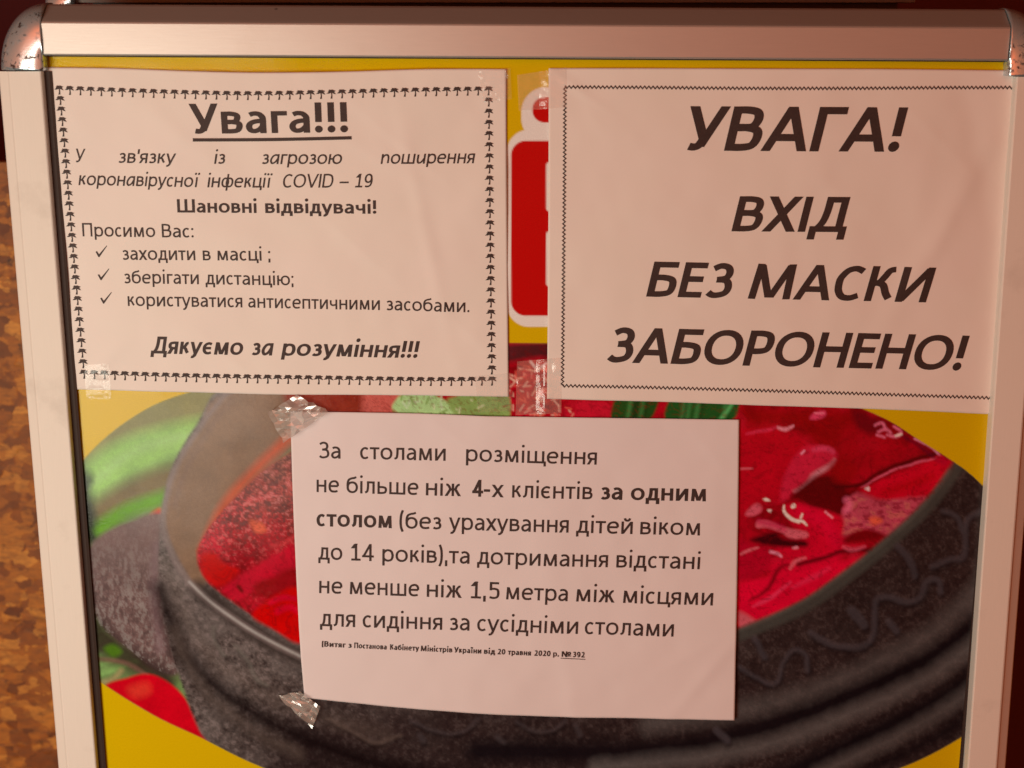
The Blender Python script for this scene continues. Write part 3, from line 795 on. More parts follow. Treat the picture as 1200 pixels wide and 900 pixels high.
G['в'] = ('x', .360, S, Rb, [Lp((0, 0), (0, 1)), Cp((0, 1), (.45, 1), (.80, .93), (.88, .77), (.74, .57), (.40, .53), (0, .53)), Cp((0, .53), (.5, .53), (.92, .46), (1, .27), (.86, .06), (.5, 0), (0, 0))])
G['г'] = ('x', .270, S, .01, [Lp((0, 0), (0, 1)), Lp((0, 1), (1, 1))])
G['ґ'] = G['г']
G['д'] = ('x', .440, .02, .02, [Lp((0, -.36), (0, 0), (1, 0), (1, -.36)), Lp((.84, 0), (.84, 1), (.34, 1)), Cp((.34, 1), (.32, .6), (.26, .25), (.12, .0))])
G['е'] = ('x', .405, Rb, Rb, [Cp((.04, .53), (.55, .53), (1, .53)), Cp((1, .53), (.97, .80), (.78, .97), (.52, 1), (.22, .92), (.03, .70), (0, .47), (.06, .20), (.26, .03), (.55, 0), (.80, .02), (.95, .07))])
G['є'] = ('x', .360, Rb, .03, [Cp((.97, .92), (.62, 1), (.26, .92), (.04, .72), (0, .5), (.06, .24), (.28, .05), (.62, 0), (.98, .08)), Lp((.05, .52), (.72, .52))])
G['ж'] = ('x', .560, .015, .015, [Lp((.5, 0), (.5, 1)), Cp((.5, .52), (.33, .56), (.24, .80), (.12, .98), (.02, 1)), Cp((.5, .52), (.67, .56), (.76, .80), (.88, .98), (.98, 1)), Dg(.36, .54, .0, 0), Dg(.64, .54, 1, 0)])
G['з'] = ('x', .320, .03, Rb, [Cp((.04, .90), (.35, 1.0), (.72, .97), (.90, .79), (.78, .60), (.32, .53)), Cp((.32, .53), (.82, .50), (1, .30), (.88, .08), (.50, .0), (.22, .01), (.02, .09))])
G['и'] = ('x', .390, S, S, [Lp((0, 0), (0, 1)), Lp((1, 0), (1, 1)), Dg(.03, .03, .97, .97)])
G['й'] = ('x', .390, S, S, G['и'][4] + [Cp((.22, 1.42), (.30, 1.25), (.5, 1.19), (.70, 1.25), (.78, 1.42))])
G['u'] = ('x', .390, S, S, [Cp((0, 1), (0, .6), (0, .3), (.10, .06), (.32, 0), (.58, .10), (.85, .38), (1, .6)), Lp((1, 0), (1, 1))])
G['і'] = ('x', .09, S, S, [Lp((.5, 0), (.5, 1)), dot(.5, 1.36)])
G['ї'] = ('x', .24, .02, .02, [Lp((.5, 0), (.5, 1)), dot(.02, 1.34), dot(.98, 1.34)])
G['к'] = ('x', .350, S, .0, [Lp((0, 0), (0, 1)), Cp((.02, .52), (.30, .55), (.52, .74), (.70, .96), (.92, 1)), Cp((.26, .54), (.55, .45), (.76, .18), (.95, .0))])
G['л'] = ('x', .400, .01, S, [Lp((1, 0), (1, 1), (.34, 1)), Cp((.34, 1), (.33, .5), (.24, .12), (.0, .01))])
G['м'] = ('x', .490, S, S, [Lp((.02, 0), (.06, 1)), Lp((.98, 0), (.94, 1)), Dg(.10, .97, .48, .05), Dg(.90, .97, .52, .05)])
G['н'] = ('x', .380, S, S, [Lp((0, 0), (0, 1)), Lp((1, 0), (1, 1)), Lp((0, .53), (1, .53))])
G['п'] = ('x', .375, S, S, [Lp((0, 0), (0, 1)), Lp((1, 0), (1, 1)), Lp((0, 1), (1, 1))])
G['n'] = ('x', .370, S, S, [Lp((0, 0), (0, 1)), Cp((0, .60), (.28, .90), (.62, 1), (.90, .88), (1, .6), (1, .3), (1, .0))])
G['р'] = ('x', .410, S, Rb, [Lp((0, -.40), (0, 1)), Cp((.02, .74), (.26, .96), (.55, 1), (.86, .88), (1, .5), (.88, .12), (.55, 0), (.25, .04), (.02, .20))])
G['с'] = ('x', .330, Rb, .03, [Cp((.97, .90), (.64, 1), (.28, .93), (.04, .70), (0, .5), (.06, .24), (.28, .04), (.64, 0), (.98, .10))])
G['т'] = ('x', .350, .015, .015, [Lp((.5, 0), (.5, 1)), Lp((0, 1), (1, 1))])
G['у'] = ('x', .420, .0, .0, [Dg(.0, 1, .5, .02), Dg(1, 1, .40, -.22), Cp((.43, -.15), (.34, -.33), (.20, -.40), (.06, -.38))])
G['ф'] = ('x', .560, Rb, Rb, [Lp((.5, -.40), (.5, 1.42)), E(.29, .5, .29, .5), E(.71, .5, .29, .5)])
G['х'] = ('x', .400, .005, .005, [Dg(.0, 1, 1, 0), Dg(1, 1, .0, 0)])
G['ц'] = ('x', .430, S, .01, [Lp((0, 1), (0, 0), (.87, 0), (1.03, 0), (1.03, -.30)), Lp((.84, 0), (.84, 1))])
G['ч'] = ('x', .360, .06, S, [Cp((0, 1), (0, .7), (.08, .50), (.32, .40), (.65, .42), (1, .50)), Lp((1, 0), (1, 1))])
G['ш'] = ('x', .610, S, S, [Lp((0, 1), (0, 0), (1, 0), (1, 1)), Lp((.5, 0), (.5, 1))])
G['щ'] = ('x', .655, S, .01, [Lp((0, 1), (0, 0), (.92, 0), (1.02, 0), (1.02, -.30)), Lp((.46, 0), (.46, 1)), Lp((.91, 0), (.91, 1))])
G['ь'] = ('x', .360, S, Rb, [Lp((0, 0), (0, 1)), Cp((0, .57), (.5, .57), (.9, .50), (1, .29), (.88, .07), (.5, 0), (0, 0))])
G['ю'] = ('x', .600, S, Rb, [Lp((0, 0), (0, 1)), Lp((0, .53), (.32, .53)), E(.66, .5, .34, .5)])
G['я'] = ('x', .350, .01, S, [Lp((1, 0), (1, 1)), Cp((1, 1), (.55, 1), (.16, .93), (.06, .73), (.16, .52), (.52, .45), (1, .45)), Dg(.52, .45, .03, 0)])
# capitals
G['А'] = ('c', .560, .0, .0, [Dg(0, 0, .5, 1), Dg(1, 0, .5, 1), Lp((.22, .27), (.78, .27))])
G['Б'] = ('c', .420, S, Rb, [Lp((.9, 1), (0, 1), (0, 0)), Cp((0, .56), (.5, .56), (.9, .49), (1, .29), (.9, .07), (.5, 0), (0, 0))])
G['В'] = ('c', .420, S, Rb, [Lp((0, 0), (0, 1)), Cp((0, 1), (.45, 1), (.80, .94), (.89, .76), (.74, .57), (.40, .53), (0, .53)), Cp((0, .53), (.5, .53), (.92, .46), (1, .27), (.86, .06), (.5, 0), (0, 0))])
G['Г'] = ('c', .350, S, .01, [Lp((0, 0), (0, 1), (1, 1))])
G['Д'] = ('c', .560, .02, .02, [Lp((0, -.26), (0, 0), (1, 0), (1, -.26)), Lp((.86, 0), (.86, 1), (.36, 1)), Cp((.36, 1), (.35, .6), (.28, .25), (.12, .0))])
G['Е'] = ('c', .350, S, Rb, [Lp((1, 1), (0, 1), (0, 0), (1, 0)), Lp((0, .53), (.90, .53))])
G['З'] = ('c', .400, .03, Rb, [Cp((.04, .90), (.38, 1.0), (.76, .95), (.90, .77), (.76, .59), (.30, .53)), Cp((.30, .53), (.82, .50), (1, .28), (.88, .08), (.50, .0), (.22, .01), (.0, .09))])
G['И'] = ('c', .480, S, S, [Lp((0, 0), (0, 1)), Lp((1, 0), (1, 1)), Dg(.02, .03, .98, .97)])
G['І'] = ('c', .09, S, S, [Lp((.5, 0), (.5, 1))])
G['К'] = ('c', .430, S, .0, [Lp((0, 0), (0, 1)), Cp((.02, .51), (.32, .55), (.52, .74), (.70, .95), (.95, 1)), Cp((.28, .53), (.55, .45), (.76, .18), (.96, .0))])
G['М'] = ('c', .660, S, S, [Lp((.02, 0), (.06, 1)), Lp((.98, 0), (.94, 1)), Dg(.09, .97, .48, .05), Dg(.91, .97, .52, .05)])
G['Н'] = ('c', .480, S, S, [Lp((0, 0), (0, 1)), Lp((1, 0), (1, 1)), Lp((0, .53), (1, .53))])
G['О'] = ('c', .590, Rb, Rb, [E(.5, .5, .5, .5)])
G['П'] = ('c', .470, S, S, [Lp((0, 0), (0, 1)), Lp((1, 0), (1, 1)), Lp((0, 1), (1, 1))])
G['Р'] = ('c', .400, S, Rb, [Lp((0, 0), (0, 1)), Cp((0, 1), (.5, 1), (.88, .93), (1, .71), (.88, .47), (.5, .40), (0, .40))])
G['С'] = ('c', .450, Rb, .03, [Cp((.97, .91), (.64, 1), (.28, .93), (.04, .70), (0, .5), (.06, .24), (.28, .04), (.64, 0), (.98, .09))])
G['У'] = ('c', .500, .0, .0, [Dg(.02, 1, .52, .30), Dg(1, 1, .44, .10), Cp((.50, .20), (.40, .05), (.26, .0), (.10, .02))])
G['Х'] = ('c', .500, .005, .005, [Dg(.02, 1, 1, 0), Dg(.98, 1, .0, 0)])
G['Ш'] = ('c', .720, S, S, [Lp((0, 1), (0, 0), (1, 0), (1, 1)), Lp((.5, 0), (.5, 1))])
G['V'] = ('c', .560, .0, .0, [Dg(.0, 1, .5, 0), Dg(1, 1, .5, 0)])
G['D'] = ('c', .500, S, Rb, [Lp((0, 0), (0, 1)), Cp((0, 1), (.5, 1), (.86, .88), (1, .5), (.86, .12), (.5, 0), (0, 0))])
G['№'] = ('c', .860, S, .03, [Lp((0, 0), (0, 1)), Lp((.5, 0), (.5, 1)), Dg(.0, 1, .5, 0), E(.83, .66, .15, .26), Lp((.70, .12), (.98, .12))])
# figures
G['0'] = ('c', .400, Rb, Rb, [E(.5, .5, .5, .5)])
G['1'] = ('c', .360, .06, .05, [Lp((.55, 0), (.55, 1)), Dg(.55, .98, .10, .82), Lp((.08, 0), (1, 0))])
G['2'] = ('c', .380, .05, .05, [Cp((.05, .90), (.35, 1), (.76, .96), (.90, .74), (.76, .48), (.40, .20), (.04, .02)), Lp((.04, 0), (.98, 0))])
G['3'] = ('c', .390, .05, .05, G['З'][4])
G['4'] = ('c', .440, .02, .02, [Lp((.76, 0), (.76, 1)), Dg(.76, .98, .02, .26), Lp((.02, .24), (1, .24))])
G['5'] = ('c', .370, .06, .05, [Lp((.9, 1), (.12, 1), (.12, .58)), Cp((.12, .60), (.5, .62), (.90, .55), (1, .31), (.88, .07), (.45, 0), (.0, .05))])
G['9'] = ('c', .400, .05, .05, [E(.47, .68, .45, .32), Cp((.95, .68), (.98, .40), (.86, .12), (.52, 0), (.10, .03))])
G['!'] = ('c', .09, .085, .085, [Lp((.5, .42), (.5, 1.0)), dot(.5, .035)])
G['.'] = ('c', .09, .06, .06, [dot(.5, .03)])
G[':'] = ('x', .09, .07, .07, [dot(.5, .05), dot(.5, .88)])
G[','] = ('c', .10, .05, .06, [Lp((.85, .06), (.15, -.20))])
G[';'] = ('x', .10, .06, .07, [Lp((.75, .05), (.3, -.22)), dot(.7, .88)])
G['-'] = ('x', .24, .03, .03, [Lp((0, .52), (1, .52))])
G['–'] = ('x', .42, .03, .03, [Lp((0, .52), (1, .52))])
G['('] = ('c', .16, .06, .03, [Cp((1, 1.15), (.25, .85), (0, .42), (.25, 0), (1, -.28))])
G[')'] = ('c', .16, .03, .06, [Cp((0, 1.15), (.75, .85), (1, .42), (.75, 0), (0, -.28))])
G["'"] = ('c', .07, .04, .04, [Lp((.7, 1.02), (.3, .76))])
ITAL = {'а': 'ɑ', 'и': 'u', 'п': 'n'}

def stroke_poly(P, wx, wy, square, closed=False):
    """ribbon about centre line P with an elliptical pen"""
    P = np.array(P, float); n = len(P)
    if closed:
        T = np.roll(P, -1, 0) - np.roll(P, 1, 0)
    else:
        T = np.zeros_like(P); T[1:-1] = P[2:] - P[:-2]; T[0] = P[1] - P[0]; T[-1] = P[-1] - P[-2]
    T /= (np.linalg.norm(T, axis=1)[:, None] + 1e-9)
    if square and not closed:
        P = P.copy()
        P[0] -= T[0] * np.array([wx, wy]) / 2; P[-1] += T[-1] * np.array([wx, wy]) / 2
    N = np.stack([-T[:, 1], T[:, 0]], 1) * np.array([wx, wy]) / 2
    return P + N, P - N
def glyph(ch, style):
    """list of ribbons [(A, B)] of a letter in em units, plus its advance"""
    bold = 'b' in style; ital = 'i' in style
    if ital and ch in ITAL: ch = ITAL[ch]
    mode, Wd, lb, rb, st = G[ch]
    wx, wy = (.128, .104) if bold else (.088, .077)
    if mode == 'x' and bold: wx, wy = .124, .094
    if 'h' in style: wx *= 1.22; wy *= 1.15
    if bold: Wd = Wd * 1.12 + .012; lb *= .70; rb *= .70
    else: Wd = Wd * 1.07; lb *= .80; rb *= .80
    if Wd < .12: Wd = 0
    if ital: lb *= .85; rb *= .85
    Ht = CH if mode == 'c' else XH
    if Wd < .12: Wd = wx + .001
    fx = lambda t: lb + wx / 2 + t * (Wd - wx)
    fy = lambda t: wy / 2 + t * (Ht - wy)
    rib = []
    for s in st:
        if s[0] == 'L':
            pts = [(fx(x), fy(y)) for x, y in s[1]]
            for a, b in zip(pts[:-1], pts[1:]):
                rib.append(stroke_poly([a, b], wx, wy, True))
        elif s[0] == 'C':
            pts = crom([(fx(x), fy(y)) for x, y in s[1]], 5, False)
            rib.append(stroke_poly(pts, wx, wy, False))
        elif s[0] == 'E':
            _, cx, cy, rx, ry, a0, a1 = s
            x0, y0 = fx(cx), fy(cy); rx *= (Wd - wx); ry *= (Ht - wy)
            an = np.radians(np.linspace(a0, a1, 33))
            e = 0.92
            pts = np.stack([x0 + rx * np.sign(np.cos(an)) * np.abs(np.cos(an)) ** e, y0 + ry * np.sign(np.sin(an)) * np.abs(np.sin(an)) ** e], 1)
            A, B = stroke_poly(pts[:-1], wx, wy, False, True)
            rib.append((np.vstack([A, A[:1]]), np.vstack([B, B[:1]])))
        elif s[0] == 'D':
            _, x0, y0, x1, y1 = s
            X0, X1 = fx(x0), fx(x1)
            Y0, Y1 = fy(y0), fy(y1)
            # stretch to the level ends
            Y0e = Y0 + (wy / 2 if y0 > y1 else -wy / 2); Y1e = Y1 + (wy / 2 if y1 > y0 else -wy / 2)
            L = math.hypot(X1 - X0, Y1 - Y0); sn = max(abs(Y1 - Y0) / L, .35)
            hw = (wx * .93) / 2 / sn
            if sn < .5: hw *= .8
            if x0 in (0, .0): X0 += hw - wx / 2
            if x0 == 1: X0 -= hw - wx / 2
            if x1 in (0, .0): X1 += hw - wx / 2
            if x1 == 1: X1 -= hw - wx / 2
            rib.append((np.array([(X0 + hw, Y0e), (X1 + hw, Y1e)]), np.array([(X0 - hw, Y0e), (X1 - hw, Y1e)])))
        elif s[0] == '.':
            x0 = fx(s[1]); y0 = s[2] * Ht + (wy / 2 if s[2] < .2 else 0)
            r = wx * .60
            an = np.radians(np.linspace(0, 180, 7))
            A = np.stack([x0 + r * np.cos(an), y0 + r * np.sin(an)], 1); B = np.stack([x0 + r * np.cos(an), y0 - r * np.sin(an)], 1)
            rib.append((A, B))
    sh = .19 if ital else 0
    out = []
    for A, B in rib:
        A = A.copy(); B = B.copy(); A[:, 0] += sh * A[:, 1]; B[:, 0] += sh * B[:, 1]; out.append((A, B))
    return out, lb + Wd + rb, lb, rb

def word_ribbons(text, style):
    x = 0; out = []; first = None
    for ch in text:
        if ch == ' ': x += .226; continue
        g, adv, lb, rb = glyph(ch, style)
        for A, B in g:
            out.append((A + [x, 0], B + [x, 0]))
        x += adv
    allx = np.concatenate([np.concatenate([A[:, 0], B[:, 0]]) for A, B in out])
    return out, allx.min(), allx.max()

class Ink:
    def __init__(s): s.V = []; s.F = []; s.k = 0
    def ribbon(s, A, B, sheet):
        """A, B: arrays of board points (u, v)"""
        s.k += 1
        lift = 0.00022 + (s.k % 12) * 0.000006
        n = len(A); b = len(s.V)
        m = max(1, math.ceil(float(np.linalg.norm(A - B, axis=1).max()) / 0.0016))
        P = np.vstack([A + (B - A) * j / m for j in range(m + 1)])
        z = sheet.z(P[:, 0], P[:, 1]) + lift
        s.V += [(float(p[0]), float(p[1]), float(q)) for p, q in zip(P, z)]
        for j in range(m):
            for i in range(n - 1):
                c = b + j * n + i
                s.F.append((c, c + n, c + n + 1, c + 1))
    def build(s, name, par, label=None):
        o = mesh(name, s.V, s.F, MAT['ink'], par)
        # every face looks out of the sheet
        import bmesh
        bm = bmesh.new(); bm.from_mesh(o.data)
        for f in bm.faces:
            f.normal_update()
            if f.normal.z < 0: f.normal_flip()
        bm.to_mesh(o.data); bm.free()
        if label: o['label'] = label
        return o
def subdiv(A, B, m):
    a = np.linspace(0, len(A) - 1, m); i = np.arange(len(A))
    f = lambda Q: np.stack([np.interp(a, i, Q[:, 0]), np.interp(a, i, Q[:, 1])], 1)
    return f(A), f(B)
def vscale(x, y, sheet):
    return np.linalg.norm(sheet.on(x, y - 20)[:2] - sheet.on(x, y)[:2]) / 20
def text_line(sheet, par, words, basel, em, label, underline=None, apart=False):
    """words: (text, style, x0, x1); basel: (x, y) baseline points; em in photograph pixels"""
    ink = Ink()
    bx = [p[0] for p in basel]; by = [p[1] for p in basel]
    fit = np.polyfit(bx, by, min(2, len(basel) - 1))
    for text, style, x0, x1 in words:
        rib, a, b = word_ribbons(text, style)
        p0 = sheet.on(x0, np.polyval(fit, x0))[:2]; p1 = sheet.on(x1, np.polyval(fit, x1))[:2]
        xm = (bx[0] + bx[-1]) / 2
        emm = em * vscale(x0, np.polyval(fit, x0), sheet)
        Rv = (p1 - p0) / (b - a)
        Uv = np.array([-Rv[1], Rv[0]]); Uv = Uv / np.linalg.norm(Uv) * emm
        for A, B in rib:
            TA = p0 + (A[:, :1] - a) * Rv + A[:, 1:] * Uv; TB = p0 + (B[:, :1] - a) * Rv + B[:, 1:] * Uv
            if len(A) == 2: TA, TB = subdiv(TA, TB, max(3, int(np.linalg.norm(TA[0] - TA[-1]) / 0.0014) + 1))
            ink.ribbon(TA, TB, sheet)
        if apart: ink.build('printed_word', par); ink = Ink()
    if apart: return
    if underline:
        pts, wd = underline
        P = np.array([sheet.on(x, y)[:2] for x, y in crom(pts, 8, False)])
        A, B = stroke_poly(P, wd, wd, False); ink.ribbon(A, B, sheet)
    return ink.build('text_line', par, label)

def notice(name, sheet, label, cat='notice', mat='paper_cream'):
    c = sheet.c
    t = thing(name, (c[0], c[1], 0), label, cat, 'paper notices taped on the poster')
    sheet.build(t, MAT[mat])
    return t

# --- left notice
left_sheet = Sheet([(45, 79), (130, 80), (215, 83), (300, 85), (400, 84), (500, 81), (593, 81)], [(593, 81), (594, 250), (596, 465)],
                   [(85, 456), (200, 459), (330, 462), (460, 463), (596, 465)], [(45, 79), (64, 260), (85, 456)], hl)
nl = notice('paper_notice', left_sheet, 'cream sheet with a border of tiny printed palms, left of the two upper notices')
TL = lambda *a, **k: text_line(left_sheet, nl, *a, **k)
TL([('Увага!!!', 'b', 223, 408)], [(223, 157), (300, 157.5), (408, 155)], 55, 'large bold underlined heading', ([(226, 164), (320, 163.5), (412, 161.5)], 0.0021))
TL([('У', 'i', 89, 101), ("зв'язку", 'i', 139, 207), ('із', 'i', 251, 264), ('загрозою', 'i', 307, 401), ('поширення', 'i', 446, 557)], [(89, 190), (200, 192), (400, 192), (557, 191.5)], 25, 'wide-spaced italic line', apart=True)
TL([('коронавірусної', 'i', 92, 235), ('інфекції', 'i', 243, 320), ('СОVІD', 'i', 332, 391), ('–', 'i', 398, 409), ('19', 'i', 416, 437)], [(92, 217), (240, 219.5), (437, 219.5)], 25, 'italic line')
TL([('Шановні', 'b', 208, 301), ('відвідувачі!', 'b', 311, 441)], [(208, 249), (441, 250.5)], 24.5, 'bold greeting line')
TL([('Просимо', '', 97, 182), ('Вас:', '', 190, 227)], [(97, 277), (227, 278.5)], 24.5, 'plain line')
TL([('заходити', '', 144, 229), ('в', '', 238, 247), ('масці ;', '', 255, 317)], [(144, 304.5), (317, 305.5)], 24.5, 'first checked line')
TL([('зберігати', '', 146, 233), ('дистанцію;', '', 241, 344)], [(146, 332), (344, 334.5)], 24.5, 'second checked line')
TL([('користуватися', '', 150, 284), ('антисептичними', '', 291, 445), ('засобами.', '', 453, 550)], [(150, 358.5), (300, 360.5), (550, 366)], 24.5, 'third checked line')
TL([('Дякуємо', 'bi', 176, 285), ('за', 'bi', 295, 321), ('розуміння!!!', 'bi', 329, 492)], [(176, 414), (340, 417), (492, 419.5)], 31, 'large bold italic closing line')
# check marks
for cx, cy in ((112, 300), (114.5, 327), (117.5, 354.5)):
    ink = Ink()
    P = [left_sheet.on(cx + a, cy + b)[:2] for a, b in ((0, -5), (1.6, -5.8), (4.0, -2.0), (13.0, -12.4), (13.4, -11.6), (4.4, 1.4), (3.4, 1.2))]
    P = np.array(P)
    ink.ribbon(np.array([P[0], P[6], P[5]]), np.array([P[1], P[2], P[2]]), left_sheet)
    ink.ribbon(np.array([P[2], P[3]]), np.array([P[5], P[4]]), left_sheet)
    ink.build('check_mark', nl)
# the row of palms round the sheet
def palm(ink, sheet, c, s):
    """c: board point of the middle, s: height"""
    lobes = [(-168, .52), (-205, .40), (128, .40), (95, .30), (58, .36), (20, .50), (-22, .50)]
    top = np.array([c[0] + 0.03 * s, c[1] + .18 * s])
    for a, L in lobes:
        a = R(a); d = np.array([math.cos(a), math.sin(a)]); n = np.array([-d[1], d[0]])
        A = np.array([top + n * .07 * s, top + d * L * .5 * s + n * .13 * s, top + d * L * s + np.array([0, -.07 * s])])
        B = np.array([top - n * .05 * s, top + d * L * .5 * s - n * .08 * s, top + d * L * s + np.array([0, -.07 * s]) + n * .01 * s])
        ink.ribbon(A, B, sheet)
    A = np.array([top + [-.06 * s, 0], top + [-.01 * s, -.35 * s], top + [-.10 * s, -.68 * s]])
    B = np.array([top + [.06 * s, 0], top + [.10 * s, -.35 * s], top + [.09 * s, -.68 * s]])
    ink.ribbon(A, B, sheet)
def palm_row(pts, n, ends=(0, 0)):
    ink = Ink(); P = crom(pts, 10, False)
    L = np.r_[0, np.cumsum(np.linalg.norm(np.diff(P, axis=0), axis=1))]
    for i in range(ends[0], n - ends[1]):
        t = L[-1] * i / (n - 1)
        x, y = np.interp(t, L, P[:, 0]), np.interp(t, L, P[:, 1])
        palm(ink, left_sheet, left_sheet.on(x, y)[:2], 11.6 * vscale(x, y, left_sheet))
    ink.build('printed_palm_border', nl)
palm_row([(69, 105), (150, 108), (230, 110.5), (300, 111.5), (380, 110), (480, 107.5), (572, 106)], 42)
palm_row([(98, 438), (200, 441.5), (300, 443.5), (400, 445), (500, 446.5), (576, 446)], 41)
palm_row([(69, 105), (75, 170), (84, 280), (92, 370), (98, 438)], 28, (1, 1))
palm_row([(572, 106), (573, 200), (574, 300), (575, 380), (576, 446)], 27, (1, 1))

# --- right notice (its right edge is clamped under the frame)
right_sheet = Sheet([(643, 80), (760, 80), (900, 80.5), (1050, 81), (1206, 83)], [(1206, 83), (1195, 260), (1176, 486)],
                    [(641, 467), (760, 470), (900, 475), (1050, 480), (1176, 486)], [(643, 80), (642.5, 270), (641, 467)], hr)
nr = notice('paper_notice', right_sheet, 'sheet with four lines of huge bold italic capitals, its right edge clamped under the frame')
TR = lambda *a, **k: text_line(right_sheet, nr, *a, **k)
TR([('УВАГА!', 'bi', 805, 1061)], [(805, 176.5), (1061, 178)], 81, 'heading in huge bold italic capitals')
TR([('ВХІД', 'bi', 857, 994)], [(857, 271), (994, 272)], 64, 'second line of huge bold italic capitals')
TR([('БЕЗ', 'bi', 757, 858), ('МАСКИ', 'bi', 876, 1093)], [(757, 347.5), (1093, 354.5)], 64, 'third line of huge bold italic capitals')
TR([('ЗАБОРОНЕНО!', 'bi', 711, 1132)], [(711, 424.5), (920, 429), (1132, 434.5)], 64.5, 'last line of huge bold italic capitals')
def zigzag(pts, period=4.9, amp=1.5, wd=0.00058):
    ink = Ink(); P = crom(pts, 10, False)
    L = np.r_[0, np.cumsum(np.linalg.norm(np.diff(P, axis=0), axis=1))]
    n = int(L[-1] / period * 2); out = []
    for i in range(n + 1):
        t = L[-1] * i / n
        x, y = np.interp(t, L, P[:, 0]), np.interp(t, L, P[:, 1])
        j = min(np.searchsorted(L, t), len(P) - 1); d = unit(P[j] - P[max(j - 1, 0)]) if j else unit(P[1] - P[0])
        s_ = amp * (1 if i % 2 else -1)
        out.append(right_sheet.on(x - d[1] * s_, y + d[0] * s_)[:2])
    out = np.array(out)
    T = np.zeros_like(out); T[1:-1] = out[2:] - out[:-2]; T[0] = out[1] - out[0]; T[-1] = out[-1] - out[-2]
    T /= np.linalg.norm(T, axis=1)[:, None]; N = np.stack([-T[:, 1], T[:, 0]], 1)
    ink.ribbon(out + N * wd, out - N * wd, right_sheet)
    ink.build('printed_zigzag_border', nr)
zigzag([(662, 102), (760, 102.5), (870, 103.5), (1000, 103.5), (1100, 102.8), (1200, 102.5)])
zigzag([(662, 102), (661.5, 200), (660.5, 300), (659, 452)])
zigzag([(659, 452), (760, 454), (870, 457), (1000, 461), (1168, 466.5)])

# --- lower middle notice
mid_sheet = Sheet([(340, 482), (480, 484), (580, 487.5), (720, 489.5), (866, 491.5)], [(866, 491.5), (864, 660), (860, 842)],
                  [(357, 817), (480, 829), (630, 838), (760, 840.5), (860, 842)], [(340, 482), (345, 620), (351, 740), (357, 817)], hc)
nm = notice('paper_notice', mid_sheet, 'cooler white sheet with seating rules, centred below the other two notices', mat='paper_cool')
TM = lambda *a, **k: text_line(mid_sheet, nm, *a, **k)
TM([('За', '', 374, 399), ('столами', '', 422, 522), ('розміщення', '', 546, 699)], [(374, 537), (522, 540), (699, 544.5)], 30.5, 'first plain line with wide gaps')
TM([('не', '', 371, 397), ('більше', '', 406, 490), ('ніж', '', 499, 540), ('4-', 'b', 553, 574), ('х', '', 576, 590), ('клієнтів', '', 600, 694), ('за', 'b', 704, 729), ('одним', 'b', 739, 827)], [(371, 576.5), (600, 583), (827, 587.5)], 31, 'line ending in bold words')
TM([('столом', 'b', 371, 459), ('(без', '', 468, 517), ('урахування', '', 526, 666), ('дітей', '', 675, 741), ('віком', '', 750, 820)], [(371, 616.5), (600, 622.5), (820, 627.5)], 31, 'line starting with a bold word')
TM([('до', '', 373, 401), ('14', '', 411, 438), ('років),та', '', 448, 550), ('дотримання', '', 559, 712), ('відстані', '', 722, 820)], [(373, 655.5), (600, 662), (820, 667)], 31, 'plain line with an age limit')
TM([('не', '', 374, 401), ('менше', '', 410, 491), ('ніж', '', 500, 541), ('1,5', '', 551, 585), ('метра', '', 593, 665), ('між', '', 675, 720), ('місцями', '', 730, 835)], [(374, 695), (600, 702.5), (835, 709.5)], 31, 'plain line with a distance')
TM([('для', '', 375, 416), ('сидіння', '', 425, 518), ('за', '', 527, 550), ('сусідніми', '', 559, 677), ('столами', '', 685, 789)], [(375, 733.5), (550, 739), (789, 746)], 31, 'last plain line')
TM([('(Витяг', 'bh', 377, 405), ('з', 'bh', 408, 412), ('Постанова', 'bh', 415, 453), ('Кабінету', 'bh', 457, 491), ('Міністрів', 'bh', 493, 530), ('України', 'bh', 532, 564), ('від', 'bh', 567, 580), ('20', 'bh', 583, 592), ('травня', 'bh', 595, 622),
    ('2020', 'bh', 626, 645), ('р.', 'bh', 648, 655), ('№', 'bh', 658, 669), ('392', 'bh', 671, 685)], [(377, 757.5), (530, 764.5), (685, 770.5)], 10.2, 'tiny bold reference line',
   ([(657, 771.2), (672, 771.9), (686, 772.6)], 0.0005))

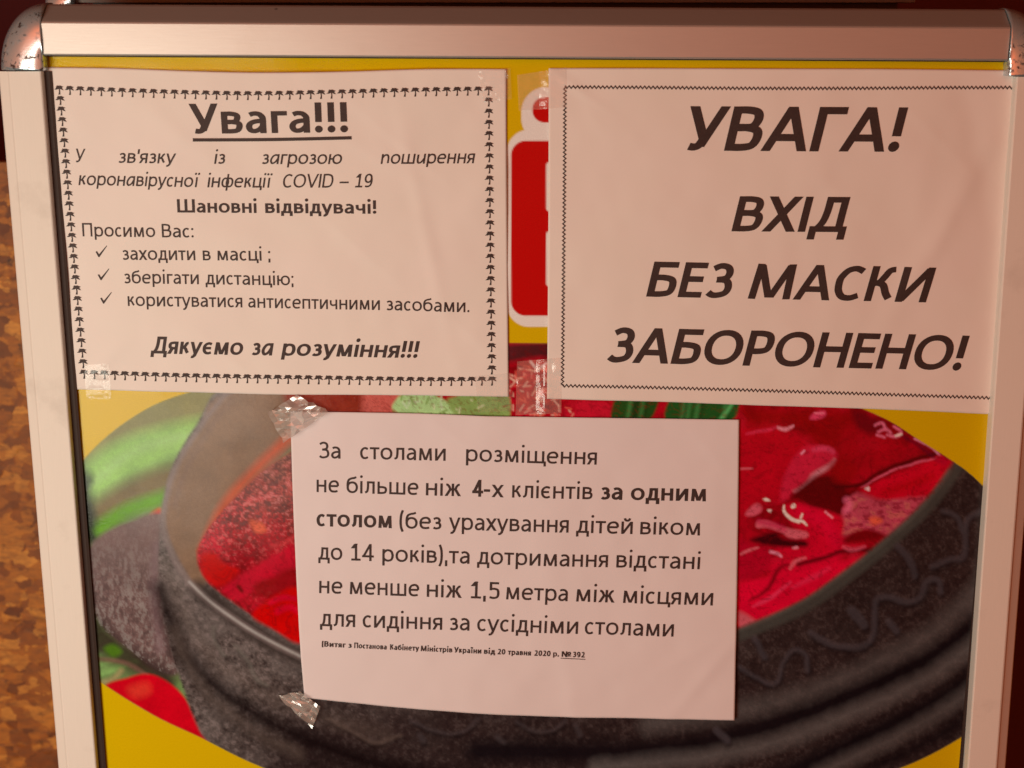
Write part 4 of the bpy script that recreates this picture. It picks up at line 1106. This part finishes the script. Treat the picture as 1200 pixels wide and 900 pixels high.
# ------------------------------------------------------------------ tape
def tape(quad, sheet, label, mat='tape', crumple=0.0, n=26, lift=0.0004, seed=1):
    """quad: four corners (clockwise from upper left) as the photograph shows them"""
    Q = [at(x, y, 0.002)[:2] for x, y in quad]
    rg = np.random.default_rng(seed)
    V = []; Fc = []
    for j in range(n):
        for i in range(n):
            a, b = i / (n - 1), j / (n - 1)
            p = (1 - a) * (1 - b) * Q[0] + a * (1 - b) * Q[1] + a * b * Q[2] + (1 - a) * b * Q[3]
            x0, x1, y0, y1 = sheet.ext
            gu = min(max(p[0], x0), x1); gv = min(max(p[1], y0), y1)
            over = math.hypot(p[0] - gu, p[1] - gv)
            zs = float(sheet.z(gu, gv)); t = max(0, 1 - over / 0.006)
            z = zs * t + 0.0004 * (1 - t) + lift
            if crumple:
                z += crumple * abs(float(vnoise(np.array([a * 5 + seed * 7.3]), np.array([b * 5 + 2.0]), seed)[0]) - .5) * 2
                z += crumple * .4 * float(vnoise(np.array([a * 13 + seed * 3.3]), np.array([b * 13 + 2.0]), seed + 5)[0])
            V.append((p[0], p[1], z))
    for j in range(n - 1):
        for i in range(n - 1):
            a = j * n + i; Fc.append((a, a + n, a + n + 1, a + 1))
    c = np.mean(Q, axis=0)
    o = mesh('adhesive_tape', V, Fc, MAT[mat], base=(c[0], c[1], 0), smooth=(crumple == 0))
    o['label'] = label; o['category'] = 'tape'; o['group'] = 'pieces of clear adhesive tape'
    return o
tape([(560, 84), (598, 80), (600, 116), (566, 120)], left_sheet, 'clear tape on the top right corner of the palm-bordered sheet', crumple=.0005, seed=1)
tape([(606, 88), (664, 79), (663, 126), (608, 130)], right_sheet, 'clear tape on the top left corner of the sheet with huge capitals', 'tape_milky', crumple=.0003, seed=2)
tape([(99, 428), (128, 425), (130, 468), (101, 468)], left_sheet, 'clear tape on the bottom left corner of the palm-bordered sheet', crumple=.0002, seed=3)
tape([(556, 441), (598, 437), (600, 482), (560, 484)], left_sheet, 'clear tape on the bottom right corner of the palm-bordered sheet', crumple=.0002, seed=4)
tape([(606, 424), (657, 419), (658, 484), (604, 487)], right_sheet, 'clear tape on the bottom left corner of the sheet with huge capitals', 'tape_milky', crumple=.0004, seed=5)
tape([(314, 483), (348, 462), (386, 481), (333, 517)], mid_sheet, 'crumpled shiny tape on the top left corner of the seating rules sheet', 'tape_crumpled', crumple=.006, n=9, seed=6)
tape([(326, 815), (352, 809), (376, 826), (366, 853)], mid_sheet, 'crumpled shiny tape on the bottom left corner of the seating rules sheet', 'tape_crumpled', crumple=.005, n=9, seed=8)

for o in bpy.data.objects:
    if '_b' in o: del o['_b']
